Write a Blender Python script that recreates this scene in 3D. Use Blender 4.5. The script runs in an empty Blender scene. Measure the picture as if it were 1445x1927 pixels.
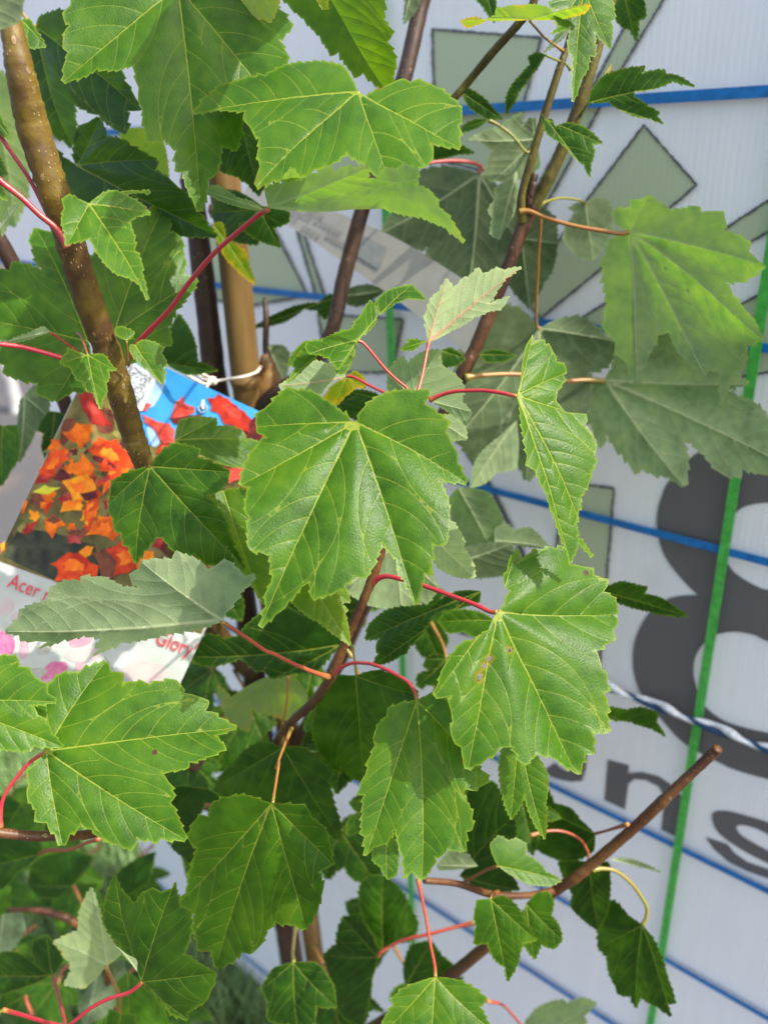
import bpy, bmesh, math, random
import numpy as np
from mathutils import Vector, Matrix
from mathutils.geometry import delaunay_2d_cdt, tessellate_polygon

S = bpy.context.scene
C = S.collection
RNG = random.Random(7)

# ------------------------------------------------------------------ camera
CX, CY, FPX = 722.5, 963.5, 1519.0           # photograph pixel frame used to measure the place
CAM_POS = Vector((0.0, 0.0, 1.30))
down = Vector((145, 3247, 1519)).normalized()          # camera axes: x right, y down, z forward
fwd = Vector((0, 0, 1))
wy = (fwd - down * fwd.dot(down)).normalized()
wz = -down
wx = wy.cross(wz).normalized() * 1.0
# rows: world axes expressed in camera axes (x right, y down, z forward)
R = Matrix((wx, wy, wz))
if R.determinant() > 0 and wx.x < 0:
    pass
def c2w(v):                                            # camera axes -> world
    return Vector((wx.dot(v), wy.dot(v), wz.dot(v))) + CAM_POS
def c2wd(v):
    return Vector((wx.dot(v), wy.dot(v), wz.dot(v)))
def W(px, py, z):
    return c2w(Vector(((px - CX) / FPX * z, (py - CY) / FPX * z, z)))

cd = bpy.data.cameras.new('camera'); cam = bpy.data.objects.new('camera', cd); C.objects.link(cam)
X = c2wd(Vector((1, 0, 0))); Y = c2wd(Vector((0, -1, 0))); Z = c2wd(Vector((0, 0, -1)))
M = Matrix((X, Y, Z)).transposed().to_4x4(); M.translation = CAM_POS
cam.matrix_world = M
cd.sensor_fit = 'VERTICAL'; cd.sensor_height = 8.0; cd.sensor_width = 6.0
cd.lens = 8.0 * FPX / 1927.0
cd.clip_start = 0.02; cd.clip_end = 400
cd.dof.use_dof = True; cd.dof.focus_distance = 0.315; cd.dof.aperture_fstop = 2.0
S.camera = cam

# ------------------------------------------------------------------ light
SUN_DIR = Vector((0.62, -0.30, 0.80)).normalized()      # towards the sun, world axes
elev = math.asin(SUN_DIR.z); azim = math.atan2(SUN_DIR.x, SUN_DIR.y)
w = bpy.data.worlds.new('World'); S.world = w; w.use_nodes = True
nt = w.node_tree
sky = nt.nodes.new('ShaderNodeTexSky'); sky.sky_type = 'NISHITA'; sky.sun_disc = False
sky.sun_elevation = elev; sky.sun_rotation = azim
sky.dust_density = 5.0; sky.air_density = 1.0; sky.ozone_density = .4
bg = nt.nodes['Background']; bg.inputs[1].default_value = 0.15
nt.links.new(sky.outputs[0], bg.inputs[0])
sd = bpy.data.lights.new('sun', 'SUN'); sd.energy = 2.75; sd.angle = math.radians(0.55); sd.color = (1.0, 0.95, 0.86)
so = bpy.data.objects.new('sun', sd); C.objects.link(so)
so.rotation_euler = SUN_DIR.to_track_quat('Z', 'Y').to_euler()
S.view_settings.view_transform = 'Standard'; S.view_settings.look = 'None'
S.view_settings.gamma = 1.0; S.view_settings.use_curve_mapping = False
S.view_settings.exposure = 1.44
S.render.engine = 'CYCLES'
S.cycles.max_bounces = 8; S.cycles.transmission_bounces = 6; S.cycles.diffuse_bounces = 5

# ------------------------------------------------------------------ helpers
def tag(o, label=None, cat=None, group=None, kind=None):
    if label: o['label'] = label
    if cat: o['category'] = cat
    if group: o['group'] = group
    if kind: o['kind'] = kind
    return o
def empty(name, loc):
    o = bpy.data.objects.new(name, None); C.objects.link(o); o.location = loc; o.empty_display_size = 0.02
    return o
def mesh_obj(name, verts, faces, mats, parent=None, origin=None, smooth=True, midx=None):
    """verts in world space; origin = world point for the object's own origin"""
    me = bpy.data.meshes.new(name)
    if origin is None: origin = Vector((0, 0, 0))
    v = [(p[0] - origin[0], p[1] - origin[1], p[2] - origin[2]) for p in verts]
    me.from_pydata(v, [], faces)
    if not isinstance(mats, (list, tuple)): mats = [mats]
    for m in mats: me.materials.append(m)
    if midx is not None: me.polygons.foreach_set('material_index', midx)
    me.polygons.foreach_set('use_smooth', [smooth] * len(me.polygons))
    me.update()
    o = bpy.data.objects.new(name, me); C.objects.link(o)
    if parent is not None:
        o.parent = parent
        o.location = Vector(origin) - world_loc(parent)
    else:
        o.location = origin
    return o
def world_loc(o):
    l = o.location.copy()
    while o.parent: o = o.parent; l += o.location
    return l
SC = 500.0 / 1445.0
OFF = {'0': (0, 0), '1': (480, 0), '2': (945, 0), '3': (0, 480), '4': (480, 480), '5': (945, 480),
       '6': (0, 960), '7': (480, 960), '8': (945, 960), '9': (0, 1427), 'A': (480, 1427), 'B': (945, 1427),
       'K': (0, 660), 'F': None}
def P(s):
    """point list measured in enlarged crops of the photograph -> [(px, py, flags)]"""
    out = []; off = None; k = SC
    for t in s.split():
        if ':' in t:
            c = t[0]
            if c == 'F': off = (0, 0); k = 1.0
            else: off = OFF[c]; k = SC
            t = t[2:]
            if not t: continue
        a, b = t.split(',')
        fl = ''.join(ch for ch in b if ch.isalpha()); b = b.rstrip('abcdefghijklmnopqrstuvwxyz')
        out.append((off[0] + float(a) * k, off[1] + float(b) * k, fl))
    return out

# ---- tubes (stems, petioles, cords)
def catmull(pts, n):
    pts = [np.array(p, float) for p in pts]
    if len(pts) == 2:
        return [pts[0] + (pts[1] - pts[0]) * i / n for i in range(n + 1)]
    q = [2 * pts[0] - pts[1]] + pts + [2 * pts[-1] - pts[-2]]
    out = []
    for i in range(1, len(q) - 2):
        p0, p1, p2, p3 = q[i - 1:i + 3]
        for j in range(n):
            t = j / n
            out.append(0.5 * ((2 * p1) + (-p0 + p2) * t + (2 * p0 - 5 * p1 + 4 * p2 - p3) * t * t + (-p0 + 3 * p1 - 3 * p2 + p3) * t ** 3))
    out.append(pts[-1]); return out
def tube_geo(path, seg=10, n=6, cap=True, wob=0.0, seed=0):
    """path: [(world Vector, radius)]"""
    r = random.Random(seed)
    q = catmull([(p[0], p[1], p[2], rr) for p, rr in path], n)
    pos = [Vector(a[:3]) for a in q]; rad = [max(a[3], 1e-5) for a in q]
    verts, faces = [], []
    T = (pos[1] - pos[0]).normalized()
    N = T.orthogonal().normalized()
    for i, p in enumerate(pos):
        if i: 
            T2 = (pos[min(i + 1, len(pos) - 1)] - pos[i - 1]).normalized()
            N = (N - T2 * N.dot(T2)).normalized(); T = T2
        B = T.cross(N)
        k = 1 + (r.uniform(-wob, wob) if wob else 0)
        for s in range(seg):
            a = 2 * math.pi * s / seg
            kk = k * (1 + (r.uniform(-wob, wob) * .5 if wob else 0))
            verts.append(p + (N * math.cos(a) + B * math.sin(a)) * rad[i] * kk)
    L = len(pos)
    for i in range(L - 1):
        for s in range(seg):
            s2 = (s + 1) % seg
            faces.append((i * seg + s, i * seg + s2, (i + 1) * seg + s2, (i + 1) * seg + s))
    if cap:
        verts.append(pos[0]); verts.append(pos[-1]); a, b = len(verts) - 2, len(verts) - 1
        for s in range(seg):
            s2 = (s + 1) % seg
            faces.append((a, s2, s)); faces.append((b, (L - 1) * seg + s, (L - 1) * seg + s2))
    return verts, faces
def tube(name, path, mat, parent=None, origin=None, **kw):
    v, f = tube_geo(path, **kw)
    return mesh_obj(name, v, f, mat, parent, origin if origin is not None else path[0][0])

# ------------------------------------------------------------------ materials
def newmat(name):
    m = bpy.data.materials.new(name); m.use_nodes = True
    n = m.node_tree; n.nodes.clear()
    return m, n
class NB:
    def __init__(s, n): s.n = n
    def __call__(s, typ, **kw):
        nd = s.n.nodes.new('ShaderNode' + typ)
        for k, v in kw.items():
            if k.startswith('i_'):
                key = k[2:]
                key = int(key) if key.isdigit() else key.replace('_', ' ')
                s.set(nd.inputs[key], v)
            else: setattr(nd, k, v)
        return nd
    def set(s, inp, v):
        if isinstance(v, bpy.types.NodeSocket): s.n.links.new(v, inp)
        else: inp.default_value = v
    def math(s, op, a, b=None, c=None, clamp=False):
        nd = s.n.nodes.new('ShaderNodeMath'); nd.operation = op; nd.use_clamp = clamp
        s.set(nd.inputs[0], a)
        if b is not None: s.set(nd.inputs[1], b)
        if c is not None: s.set(nd.inputs[2], c)
        return nd.outputs[0]
    def mix(s, f, a, b, bt='MIX'):
        nd = s.n.nodes.new('ShaderNodeMix'); nd.data_type = 'RGBA'; nd.blend_type = bt; nd.clamp_factor = True
        s.set(nd.inputs[0], f)
        s.set(nd.inputs[6], a if isinstance(a, bpy.types.NodeSocket) else (*a, 1))
        s.set(nd.inputs[7], b if isinstance(b, bpy.types.NodeSocket) else (*b, 1))
        return nd.outputs[2]
    def ramp(s, f, stops, interp='LINEAR'):
        nd = s.n.nodes.new('ShaderNodeValToRGB'); nd.color_ramp.interpolation = interp
        e = nd.color_ramp.elements
        while len(e) > 1: e.remove(e[-1])
        for i, (p, c) in enumerate(stops):
            if i == 0: e[0].position = p; el = e[0]
            else: el = e.new(p)
            el.color = (*c, 1) if not isinstance(c, float) else (c, c, c, 1)
        s.set(nd.inputs[0], f); return nd.outputs[0]
    def step(s, x, lo, hi):                     # smoothstep lo->hi
        nd = s.n.nodes.new('ShaderNodeMapRange'); nd.interpolation_type = 'SMOOTHSTEP'
        s.set(nd.inputs[0], x); nd.inputs[1].default_value = lo; nd.inputs[2].default_value = hi
        nd.inputs[3].default_value = 0; nd.inputs[4].default_value = 1
        return nd.outputs[0]
    def attr(s, name, typ='GEOMETRY'):
        nd = s.n.nodes.new('ShaderNodeAttribute'); nd.attribute_name = name; nd.attribute_type = typ
        return nd.outputs['Fac']
    def noise(s, vec, scale, detail=3, rough=.55):
        nd = s('TexNoise'); nd.inputs['Scale'].default_value = scale; nd.inputs['Detail'].default_value = detail
        nd.inputs['Roughness'].default_value = rough
        if vec is not None: s.n.links.new(vec, nd.inputs['Vector'])
        return nd.outputs[0]

def leaf_material():
    m, n = newmat('maple_leaf'); b = NB(n)
    uv = b('UVMap', uv_map='leaf').outputs[0]
    back = b('NewGeometry').outputs['Backfacing']
    both = lambda k: b.math('ADD', b.attr(k, 'OBJECT'), b.attr('each_' + k))      # per leaf, or per vertex in the joined small leaves
    tone, spots, dust, pink = both('tone'), both('spots'), both('dust'), both('pink')  # low tone also paints shade into leaves that stand behind others
    v1, v2, ed = b.attr('v1'), b.attr('v2'), b.attr('edge')
    rnd = b('ObjectInfo').outputs['Random']
    sh = b('VectorMath', operation='ADD'); n.links.new(uv, sh.inputs[0])
    cx = b('CombineXYZ'); n.links.new(b.math('MULTIPLY', rnd, 37.0), cx.inputs[0]); n.links.new(b.math('MULTIPLY', rnd, 91.0), cx.inputs[1])
    n.links.new(cx.outputs[0], sh.inputs[1]); uvr = sh.outputs[0]
    big = b.noise(uvr, 0.55, 2); mid = b.noise(uvr, 2.2, 4); fine = b.noise(uvr, 14, 3, .7)
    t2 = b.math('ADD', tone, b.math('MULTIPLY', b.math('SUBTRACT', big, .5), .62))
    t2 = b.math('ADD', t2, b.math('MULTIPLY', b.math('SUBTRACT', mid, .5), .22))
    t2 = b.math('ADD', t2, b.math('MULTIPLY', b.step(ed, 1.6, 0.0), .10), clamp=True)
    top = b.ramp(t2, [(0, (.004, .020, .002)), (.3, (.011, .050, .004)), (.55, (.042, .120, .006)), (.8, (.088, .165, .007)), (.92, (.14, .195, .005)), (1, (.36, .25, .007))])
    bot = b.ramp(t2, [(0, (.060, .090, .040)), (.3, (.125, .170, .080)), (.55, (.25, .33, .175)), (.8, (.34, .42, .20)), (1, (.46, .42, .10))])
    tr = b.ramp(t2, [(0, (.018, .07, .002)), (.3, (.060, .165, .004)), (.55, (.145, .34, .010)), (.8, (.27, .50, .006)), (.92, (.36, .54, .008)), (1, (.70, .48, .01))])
    # fine vein net
    vor = b('TexVoronoi', feature='DISTANCE_TO_EDGE'); vor.inputs['Scale'].default_value = 7.5
    wob = b('VectorMath', operation='MULTIPLY_ADD'); nz = b('TexNoise'); nz.inputs['Scale'].default_value = 4
    n.links.new(uvr, nz.inputs['Vector']); n.links.new(nz.outputs[1], wob.inputs[0]); wob.inputs[1].default_value = (.12, .12, 0); n.links.new(uvr, wob.inputs[2])
    n.links.new(wob.outputs[0], vor.inputs['Vector'])
    net = b.step(vor.outputs['Distance'], .13, 0.0)
    veinA = b.step(v1, 1.15, .55); veinB = b.math('MULTIPLY', b.step(v2, 1.2, .4), .55)
    vein = b.math('MAXIMUM', veinA, veinB)
    col_top = b.mix(b.math('MULTIPLY', net, .17), top, (.10, .20, .015))
    col_top = b.mix(b.math('MULTIPLY', b.math('SUBTRACT', fine, .42, clamp=True), 1.2), col_top, b.mix(.35, top, (.10, .20, .01)))
    vc = b.mix(pink, (.31, .36, .05), (.42, .20, .10))
    col_top = b.mix(b.math('MULTIPLY', vein, .72), col_top, vc)
    # dust and fine hairs
    vd = b('TexVoronoi'); vd.inputs['Scale'].default_value = 9.0; n.links.new(wob.outputs[0], vd.inputs['Vector'])
    sepc = b('SeparateColor'); n.links.new(vd.outputs['Color'], sepc.inputs[0])
    spk = b.math('MULTIPLY', b.step(vd.outputs['Distance'], .20, .08), b.math('GREATER_THAN', sepc.outputs[0], .62))
    nd2 = b.noise(uvr, .8, 2)
    spk = b.math('MULTIPLY', b.math('MULTIPLY', spk, b.step(nd2, .42, .62)), dust)
    col_top = b.mix(b.math('MULTIPLY', spk, .6), col_top, (.34, .42, .20))
    # blemishes
    vs = b('TexVoronoi'); vs.inputs['Scale'].default_value = .95; n.links.new(wob.outputs[0], vs.inputs['Vector'])
    seps = b('SeparateColor'); n.links.new(vs.outputs['Color'], seps.inputs[0])
    sp = b.math('MULTIPLY', b.step(vs.outputs['Distance'], .13, .07), b.math('LESS_THAN', seps.outputs[1], spots))
    col_top = b.mix(sp, col_top, (.075, .03, .02))
    col_bot = b.mix(b.math('MULTIPLY', b.math('MAXIMUM', b.step(v1, 3.2, 1.3), veinB), .9), b.mix(b.math('MULTIPLY', net, .14), bot, (.30, .36, .22)), b.mix(pink, (.44, .50, .28), (.48, .27, .18)))
    col_bot = b.mix(sp, col_bot, (.05, .035, .02))
    scar = b.math('MULTIPLY', b.math('MULTIPLY', b.step(v1, 3.2, .8), b.step(b.noise(uvr, 1.7, 4, .7), .55, .66)), b.math('MULTIPLY', spots, 5.0, clamp=True))
    scar = b.math('MAXIMUM', scar, b.attr('scar'))
    col_top = b.mix(b.math('MULTIPLY', scar, .85), col_top, b.mix(b.step(fine, .4, .6), (.20, .085, .018), (.30, .24, .03)))
    brn = b.math('MULTIPLY', b.step(ed, .9, .2), b.step(b.noise(uvr, 1.1, 3, .6), .60, .68))
    edge_l = b.step(ed, .75, .1)
    col_top = b.mix(b.math('MULTIPLY', edge_l, .45), col_top, (.22, .30, .03))
    col_top = b.mix(b.math('MULTIPLY', brn, .8), col_top, (.13, .05, .012))
    col = b.mix(back, col_top, col_bot)
    tcol = b.mix(b.math('MULTIPLY', vein, .55), tr, b.mix(.45, tr, (.10, .12, .0)))
    tcol = b.mix(sp, tcol, (.02, .01, .0))
    # relief
    h = b.math('MULTIPLY', b.math('MINIMUM', v1, 3.0), .20)
    h = b.math('ADD', h, b.math('MULTIPLY', b.math('MINIMUM', v2, 3.0), .06))
    h = b.math('ADD', h, b.math('MULTIPLY', vor.outputs['Distance'], .55))
    h = b.math('ADD', h, b.math('MULTIPLY', fine, .11))
    bm = b('Bump'); bm.inputs['Strength'].default_value = .28; bm.inputs['Distance'].default_value = .0009
    n.links.new(h, bm.inputs['Height'])
    pr = b('BsdfPrincipled'); n.links.new(col, pr.inputs['Base Color']); n.links.new(bm.outputs[0], pr.inputs['Normal'])
    ro = b.math('ADD', b.math('MULTIPLY', back, .22), b.math('MULTIPLY_ADD', mid, .20, .30))
    n.links.new(ro, pr.inputs['Roughness']); pr.inputs['Specular IOR Level'].default_value = .24
    ts = b('BsdfTranslucent'); n.links.new(tcol, ts.inputs['Color']); n.links.new(bm.outputs[0], ts.inputs['Normal'])
    mx = b('MixShader'); n.links.new(b.math('MULTIPLY_ADD', tone, .34, .26), mx.inputs[0])
    n.links.new(pr.outputs[0], mx.inputs[1]); n.links.new(ts.outputs[0], mx.inputs[2])
    out = b('OutputMaterial'); n.links.new(mx.outputs[0], out.inputs[0])
    return m
def simple(name, col, rough=.5, spec=.4, nscale=None, namp=.25, bump=0.0, coord='Object', col2=None, detail=4, stretch=None):
    m, n = newmat(name); b = NB(n)
    pr = b('BsdfPrincipled'); pr.inputs['Roughness'].default_value = rough; pr.inputs['Specular IOR Level'].default_value = spec
    if nscale:
        tc = b('TexCoord').outputs[coord]
        if stretch:
            mp = b('Mapping'); mp.inputs['Scale'].default_value = stretch; n.links.new(tc, mp.inputs[0]); tc = mp.outputs[0]
        f = b.noise(tc, nscale, detail, .6)
        c2 = col2 if col2 else tuple(c * (1 - namp) for c in col)
        c1 = col if col2 else tuple(min(1, c * (1 + namp)) for c in col)
        n.links.new(b.mix(b.step(f, .3, .7), c2, c1), pr.inputs['Base Color'])
        if bump:
            bp = b('Bump'); bp.inputs['Strength'].default_value = .5; bp.inputs['Distance'].default_value = bump
            n.links.new(f, bp.inputs['Height']); n.links.new(bp.outputs[0], pr.inputs['Normal'])
    else: pr.inputs['Base Color'].default_value = (*col, 1)
    out = b('OutputMaterial'); n.links.new(pr.outputs[0], out.inputs[0])
    return m
def bark_material(name, c1, c2, lent=(.36, .25, .13)):
    m, n = newmat(name); b = NB(n)
    tc = b('TexCoord').outputs['Object']
    f = b.noise(tc, 55, 5, .65); g = b.noise(tc, 420, 3, .6)
    col = b.mix(b.step(f, .35, .68), c1, c2)
    col = b.mix(b.math('MULTIPLY', b.step(g, .5, .75), .45), col, tuple(x * .5 for x in c2))
    def lenti(scale, thr, r0, r1):
        v = b('TexVoronoi'); v.inputs['Scale'].default_value = scale
        mp = b('Mapping'); mp.inputs['Scale'].default_value = (1, 1, .62); n.links.new(tc, mp.inputs[0]); n.links.new(mp.outputs[0], v.inputs['Vector'])
        s = b('SeparateColor'); n.links.new(v.outputs['Color'], s.inputs[0])
        return b.math('MULTIPLY', b.step(v.outputs['Distance'], r0, r1), b.math('GREATER_THAN', s.outputs[0], thr)), v.outputs['Distance']
    l1, d1 = lenti(330, .86, .34, .20); l2, d2 = lenti(900, .62, .34, .18)
    core = b.math('MULTIPLY', b.step(d1, .16, .08), l1)
    l = b.math('MULTIPLY', b.math('MAXIMUM', l1, l2), b.step(b.noise(tc, 75, 2), .40, .60))
    scarz = b.step(b.noise(tc, 38, 5, .75), .60, .70); col = b.mix(b.math('MULTIPLY', scarz, .55), col, tuple(x * .35 for x in c2))
    col = b.mix(b.math('MULTIPLY', l, .7), col, lent); col = b.mix(b.math('MULTIPLY', core, .7), col, (.12, .06, .03))
    hh = b.math('ADD', b.math('MULTIPLY', g, .5), b.math('MULTIPLY', l, .9))
    bp = b('Bump'); bp.inputs['Strength'].default_value = .6; bp.inputs['Distance'].default_value = .0005
    n.links.new(hh, bp.inputs['Height'])
    pr = b('BsdfPrincipled'); n.links.new(col, pr.inputs['Base Color']); pr.inputs['Roughness'].default_value = .48
    pr.inputs['Specular IOR Level'].default_value = .4; n.links.new(bp.outputs[0], pr.inputs['Normal'])
    out = b('OutputMaterial'); n.links.new(pr.outputs[0], out.inputs[0])
    return m
def petiole_material():
    m, n = newmat('petiole_skin'); b = NB(n)
    tc = b('TexCoord').outputs['Object']; red = b.math('ADD', b.attr('red', 'OBJECT'), b.attr('each_red'))
    f = b.noise(tc, 120, 3)
    al = b.attr('along')
    ends = b.math('MAXIMUM', b.step(al, .16, .0), b.math('MULTIPLY', b.step(al, .86, 1.0), .8))
    t = b.math('ADD', b.math('MULTIPLY', red, b.math('SUBTRACT', 1.0, b.math('MULTIPLY', ends, .5))), b.math('MULTIPLY', b.math('SUBTRACT', f, .5), .5), clamp=True)
    col = b.ramp(t, [(0, (.16, .20, .02)), (.35, (.26, .15, .03)), (.62, (.30, .075, .030)), (1, (.38, .020, .034))])
    pr = b('BsdfPrincipled'); n.links.new(col, pr.inputs['Base Color']); pr.inputs['Roughness'].default_value = .36
    pr.inputs['Subsurface Weight'].default_value = .15; pr.inputs['Subsurface Radius'].default_value = (.002, .0008, .0005)
    bp = b('Bump'); bp.inputs['Strength'].default_value = .3; bp.inputs['Distance'].default_value = .0003
    n.links.new(b.noise(tc, 900, 2), bp.inputs['Height']); n.links.new(bp.outputs[0], pr.inputs['Normal'])
    out = b('OutputMaterial'); n.links.new(pr.outputs[0], out.inputs[0])
    return m
LEAF = leaf_material(); PET = petiole_material()
BARK = bark_material('olive_bark', (.130, .086, .008), (.055, .024, .009))
BARK_D = bark_material('dark_bark', (.052, .026, .015), (.030, .014, .010), (.17, .11, .07))
BARK_Y = bark_material('young_bark', (.11, .10, .008), (.055, .036, .007), (.20, .16, .06)); BARK_O = bark_material('older_red_bark', (.085, .035, .012), (.040, .016, .008), (.20, .13, .07))
BARK_R = bark_material('red_bark', (.115, .050, .013), (.060, .020, .009), (.27, .18, .10))

# ------------------------------------------------------------------ the setting: ground
def ground():
    m, n = newmat('asphalt'); b = NB(n)
    tc = b('TexCoord').outputs['Object']
    f = b.noise(tc, 90, 5, .7); g = b.noise(tc, 3, 3)
    col = b.mix(f, (.030, .029, .030), (.080, .076, .077)); col = b.mix(b.math('MULTIPLY', b.step(b.noise(tc, 1.6, 4, .6), .52, .66), .8), col, (.125, .095, .065))
    pr = b('BsdfPrincipled'); n.links.new(col, pr.inputs['Base Color']); pr.inputs['Roughness'].default_value = .85
    bp = b('Bump'); bp.inputs['Strength'].default_value = .6; bp.inputs['Distance'].default_value = .004
    n.links.new(f, bp.inputs['Height']); n.links.new(bp.outputs[0], pr.inputs['Normal'])
    o = b('OutputMaterial'); n.links.new(pr.outputs[0], o.inputs[0])
    s = 150
    tag(mesh_obj('ground', [(-s, -s, 0), (s, -s, 0), (s, s, 0), (-s, s, 0)], [(0, 1, 2, 3)], m), kind='structure')
ground()

# ------------------------------------------------------------------ the printed board wall
Hc = Vector((-2012, -621, 1519)).normalized()          # along the wall, to the left (camera axes)
Vc = down
Nc = Hc.cross(Vc).normalized()
if Nc.z > 0: Nc = -Nc                                  # faces the camera
P0 = Vector(((1300 - CX) / FPX, (1000 - CY) / FPX, 1)) * 0.57
DW = Nc.dot(P0)
HW, NW = c2wd(Hc), c2wd(Nc)
HW.z = 0; HW.normalize(); NW = Vector((NW.x, NW.y, 0)).normalized()
def wall_z(px, py):
    r = Vector(((px - CX) / FPX, (py - CY) / FPX, 1)); return DW / Nc.dot(r)
def on_wall(px, py, off=0.0):
    return W(px, py, wall_z(px, py)) + NW * off
O_W = on_wall(1300, 1000)
def wall_st(px, py):                                   # metres along the wall (to the right) and up
    d = on_wall(px, py) - O_W
    return (-HW.dot(d), d.z)
def from_st(s, t, off=0.0):
    return O_W - HW * s + Vector((0, 0, t)) + NW * off

EDGE_S = wall_st(88, 795)[0]
def coroplast():
    m, n = newmat('corrugated_plastic'); b = NB(n)
    tc = b('TexCoord').outputs['Object']
    dt = b('VectorMath', operation='DOT_PRODUCT'); n.links.new(tc, dt.inputs[0]); dt.inputs[1].default_value = HW
    wv = b.math('SINE', b.math('MULTIPLY', dt.outputs['Value'], 2 * math.pi / .0042))
    cmb = b('CombineXYZ'); n.links.new(b.math('MULTIPLY', dt.outputs['Value'], 60.0), cmb.inputs[0])
    sp = b('SeparateXYZ'); n.links.new(tc, sp.inputs[0]); n.links.new(b.math('MULTIPLY', sp.outputs[2], 3.0), cmb.inputs[2])
    st = b.noise(cmb.outputs[0], 1.6, 4, .65)
    dirt = b.noise(tc, 9, 4, .6)
    col = b.mix(b.step(st, .35, .7), (.83, .83, .83), (.86, .86, .855))
    col = b.mix(b.math('MULTIPLY', b.step(wv, .2, 1.0), .045), col, (.62, .63, .66))
    col = b.mix(b.math('MULTIPLY', b.step(dirt, .52, .8), .34), col, (.52, .54, .50))
    pr = b('BsdfPrincipled'); n.links.new(col, pr.inputs['Base Color']); pr.inputs['Roughness'].default_value = .42
    pr.inputs['Specular IOR Level'].default_value = .35
    bp = b('Bump'); bp.inputs['Strength'].default_value = .06; bp.inputs['Distance'].default_value = .0006
    n.links.new(b.math('ADD', wv, b.math('MULTIPLY', st, 2.0)), bp.inputs['Height']); n.links.new(bp.outputs[0], pr.inputs['Normal'])
    o = b('OutputMaterial'); n.links.new(pr.outputs[0], o.inputs[0])
    return m
CORO = coroplast()
def print_mat(name, col):
    m, n = newmat(name); b = NB(n)
    tc = b('TexCoord').outputs['Object']
    dt = b('VectorMath', operation='DOT_PRODUCT'); n.links.new(tc, dt.inputs[0]); dt.inputs[1].default_value = HW
    wv = b.math('SINE', b.math('MULTIPLY', dt.outputs['Value'], 2 * math.pi / .0042))
    f = b.noise(tc, 30, 3)
    c = b.mix(b.math('MULTIPLY', b.step(wv, 0, 1), .14), col, tuple(x * .78 for x in col))
    c = b.mix(b.math('MULTIPLY', f, .22), c, tuple(min(1, x * 1.25) for x in col))
    pr = b('BsdfPrincipled'); n.links.new(c, pr.inputs['Base Color']); pr.inputs['Roughness'].default_value = .45
    o = b('OutputMaterial'); n.links.new(pr.outputs[0], o.inputs[0]); return m
GREENPRINT = print_mat('pale_green_print', (.45, .51, .33)); GREY = print_mat('grey_print', (.12, .115, .117)); LINE = print_mat('outline_print', (.10, .105, .11))

bc = from_st((EDGE_S + 1.0) / 2, 0); bc = Vector((bc.x, bc.y, 0))
BOARD = empty('printed_board', bc)
tag(BOARD, 'white corrugated plastic board with pale green emblem and grey lettering behind the maple', 'board')
T_TOP = 1.30 + 0.34 - O_W.z; T_BOT = 0.02 - O_W.z
def slab(name, s0, s1, t0, t1, o0, o1, mat, parent):
    v = [from_st(s, t, o) for o in (o0, o1) for s, t in ((s0, t0), (s1, t0), (s1, t1), (s0, t1))]
    f = [(0, 3, 2, 1), (4, 5, 6, 7), (0, 1, 5, 4), (1, 2, 6, 5), (2, 3, 7, 6), (3, 0, 4, 7)]
    o = mesh_obj(name, v, f, mat, parent, O_W, smooth=False); return o
slab('panel', EDGE_S, 1.0, T_BOT, T_TOP, -.012, 0.0, CORO, BOARD)
slab('end_post', EDGE_S - .006, EDGE_S - .0005, T_BOT, T_TOP - .02, -.02, .004, simple('grey_post', (.50, .52, .55), .5, nscale=30), BOARD)
def decal(name, polys, mat, off, holes=(), parent=BOARD):
    verts, faces = [], []
    for poly in polys:
        loops = [poly] + list(holes)
        ll = [[Vector((*wall_st(p[0], p[1]), 0)) for p in lp] for lp in loops]
        base = len(verts)
        flat = [p for lp in ll for p in lp]
        for p in flat: verts.append(from_st(p.x, p.y, off))
        for t in tessellate_polygon(ll): faces.append(tuple(base + i for i in t))
    # make every face look outward
    out = []
    for f in faces:
        a, b_, c = (verts[i] for i in f)
        nn = (b_ - a).cross(c - a)
        out.append(f if nn.dot(NW) > 0 else f[::-1])
    return mesh_obj(name, verts, out, mat, parent, O_W, smooth=False)
def stroke(poly, wpx, closed=True, rough=0.0, seed=1):
    """outline polygons (pixel frame) around a poly, slightly ragged"""
    r = random.Random(seed); quads = []
    n = len(poly)
    for i in range(n if closed else n - 1):
        a = np.array(poly[i][:2], float); b = np.array(poly[(i + 1) % n][:2], float)
        L = np.linalg.norm(b - a); k = max(1, int(L / 5)); t = (b - a) / L; nn = np.array((-t[1], t[0]))
        top, bot = [], []
        for j in range(k + 1):
            p = a + (b - a) * j / k
            top.append(p + nn * (wpx / 2 + r.uniform(-rough, rough))); bot.append(p - nn * (wpx / 2 + r.uniform(-rough, rough)))
        quads.append([tuple(p) for p in top] + [tuple(p) for p in bot[::-1]])
    return quads
EMB = [
    [(815.6, 55), (1021, 71), (950, 330), (822, 300)],
    [(1262, -20), (1166, 138), (1076, 300), (1000, 440), (985, 400), (1060, 265), (1111, 173), (1173, 57), (1212, -20)],
    [(1213, 235), (1312, 348), (1262, 391), (1132, 506), (1019, 598), (985, 560), (1048, 460), (1107, 375)],
    [(1480, 355), (1369, 427), (1097, 597), (1120, 625), (1409, 457), (1480, 415)],
    [(1500, 518), (1402, 568), (1250, 640), (1270, 716), (1395, 708), (1500, 690)],
    [(1058, 903), (1157, 918), (1128, 1262), (1035, 1240)],
    [(380, 425), (516, 425), (582, 556), (470, 575), (380, 560)],
    [(561, 434), (573, 436), (613, 556), (597, 556)],
    [(640, 200), (690, 210), (700, 320), (610, 330), (575, 270)],
    [(600, 590), (760, 600), (740, 700), (620, 700)],
]
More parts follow.
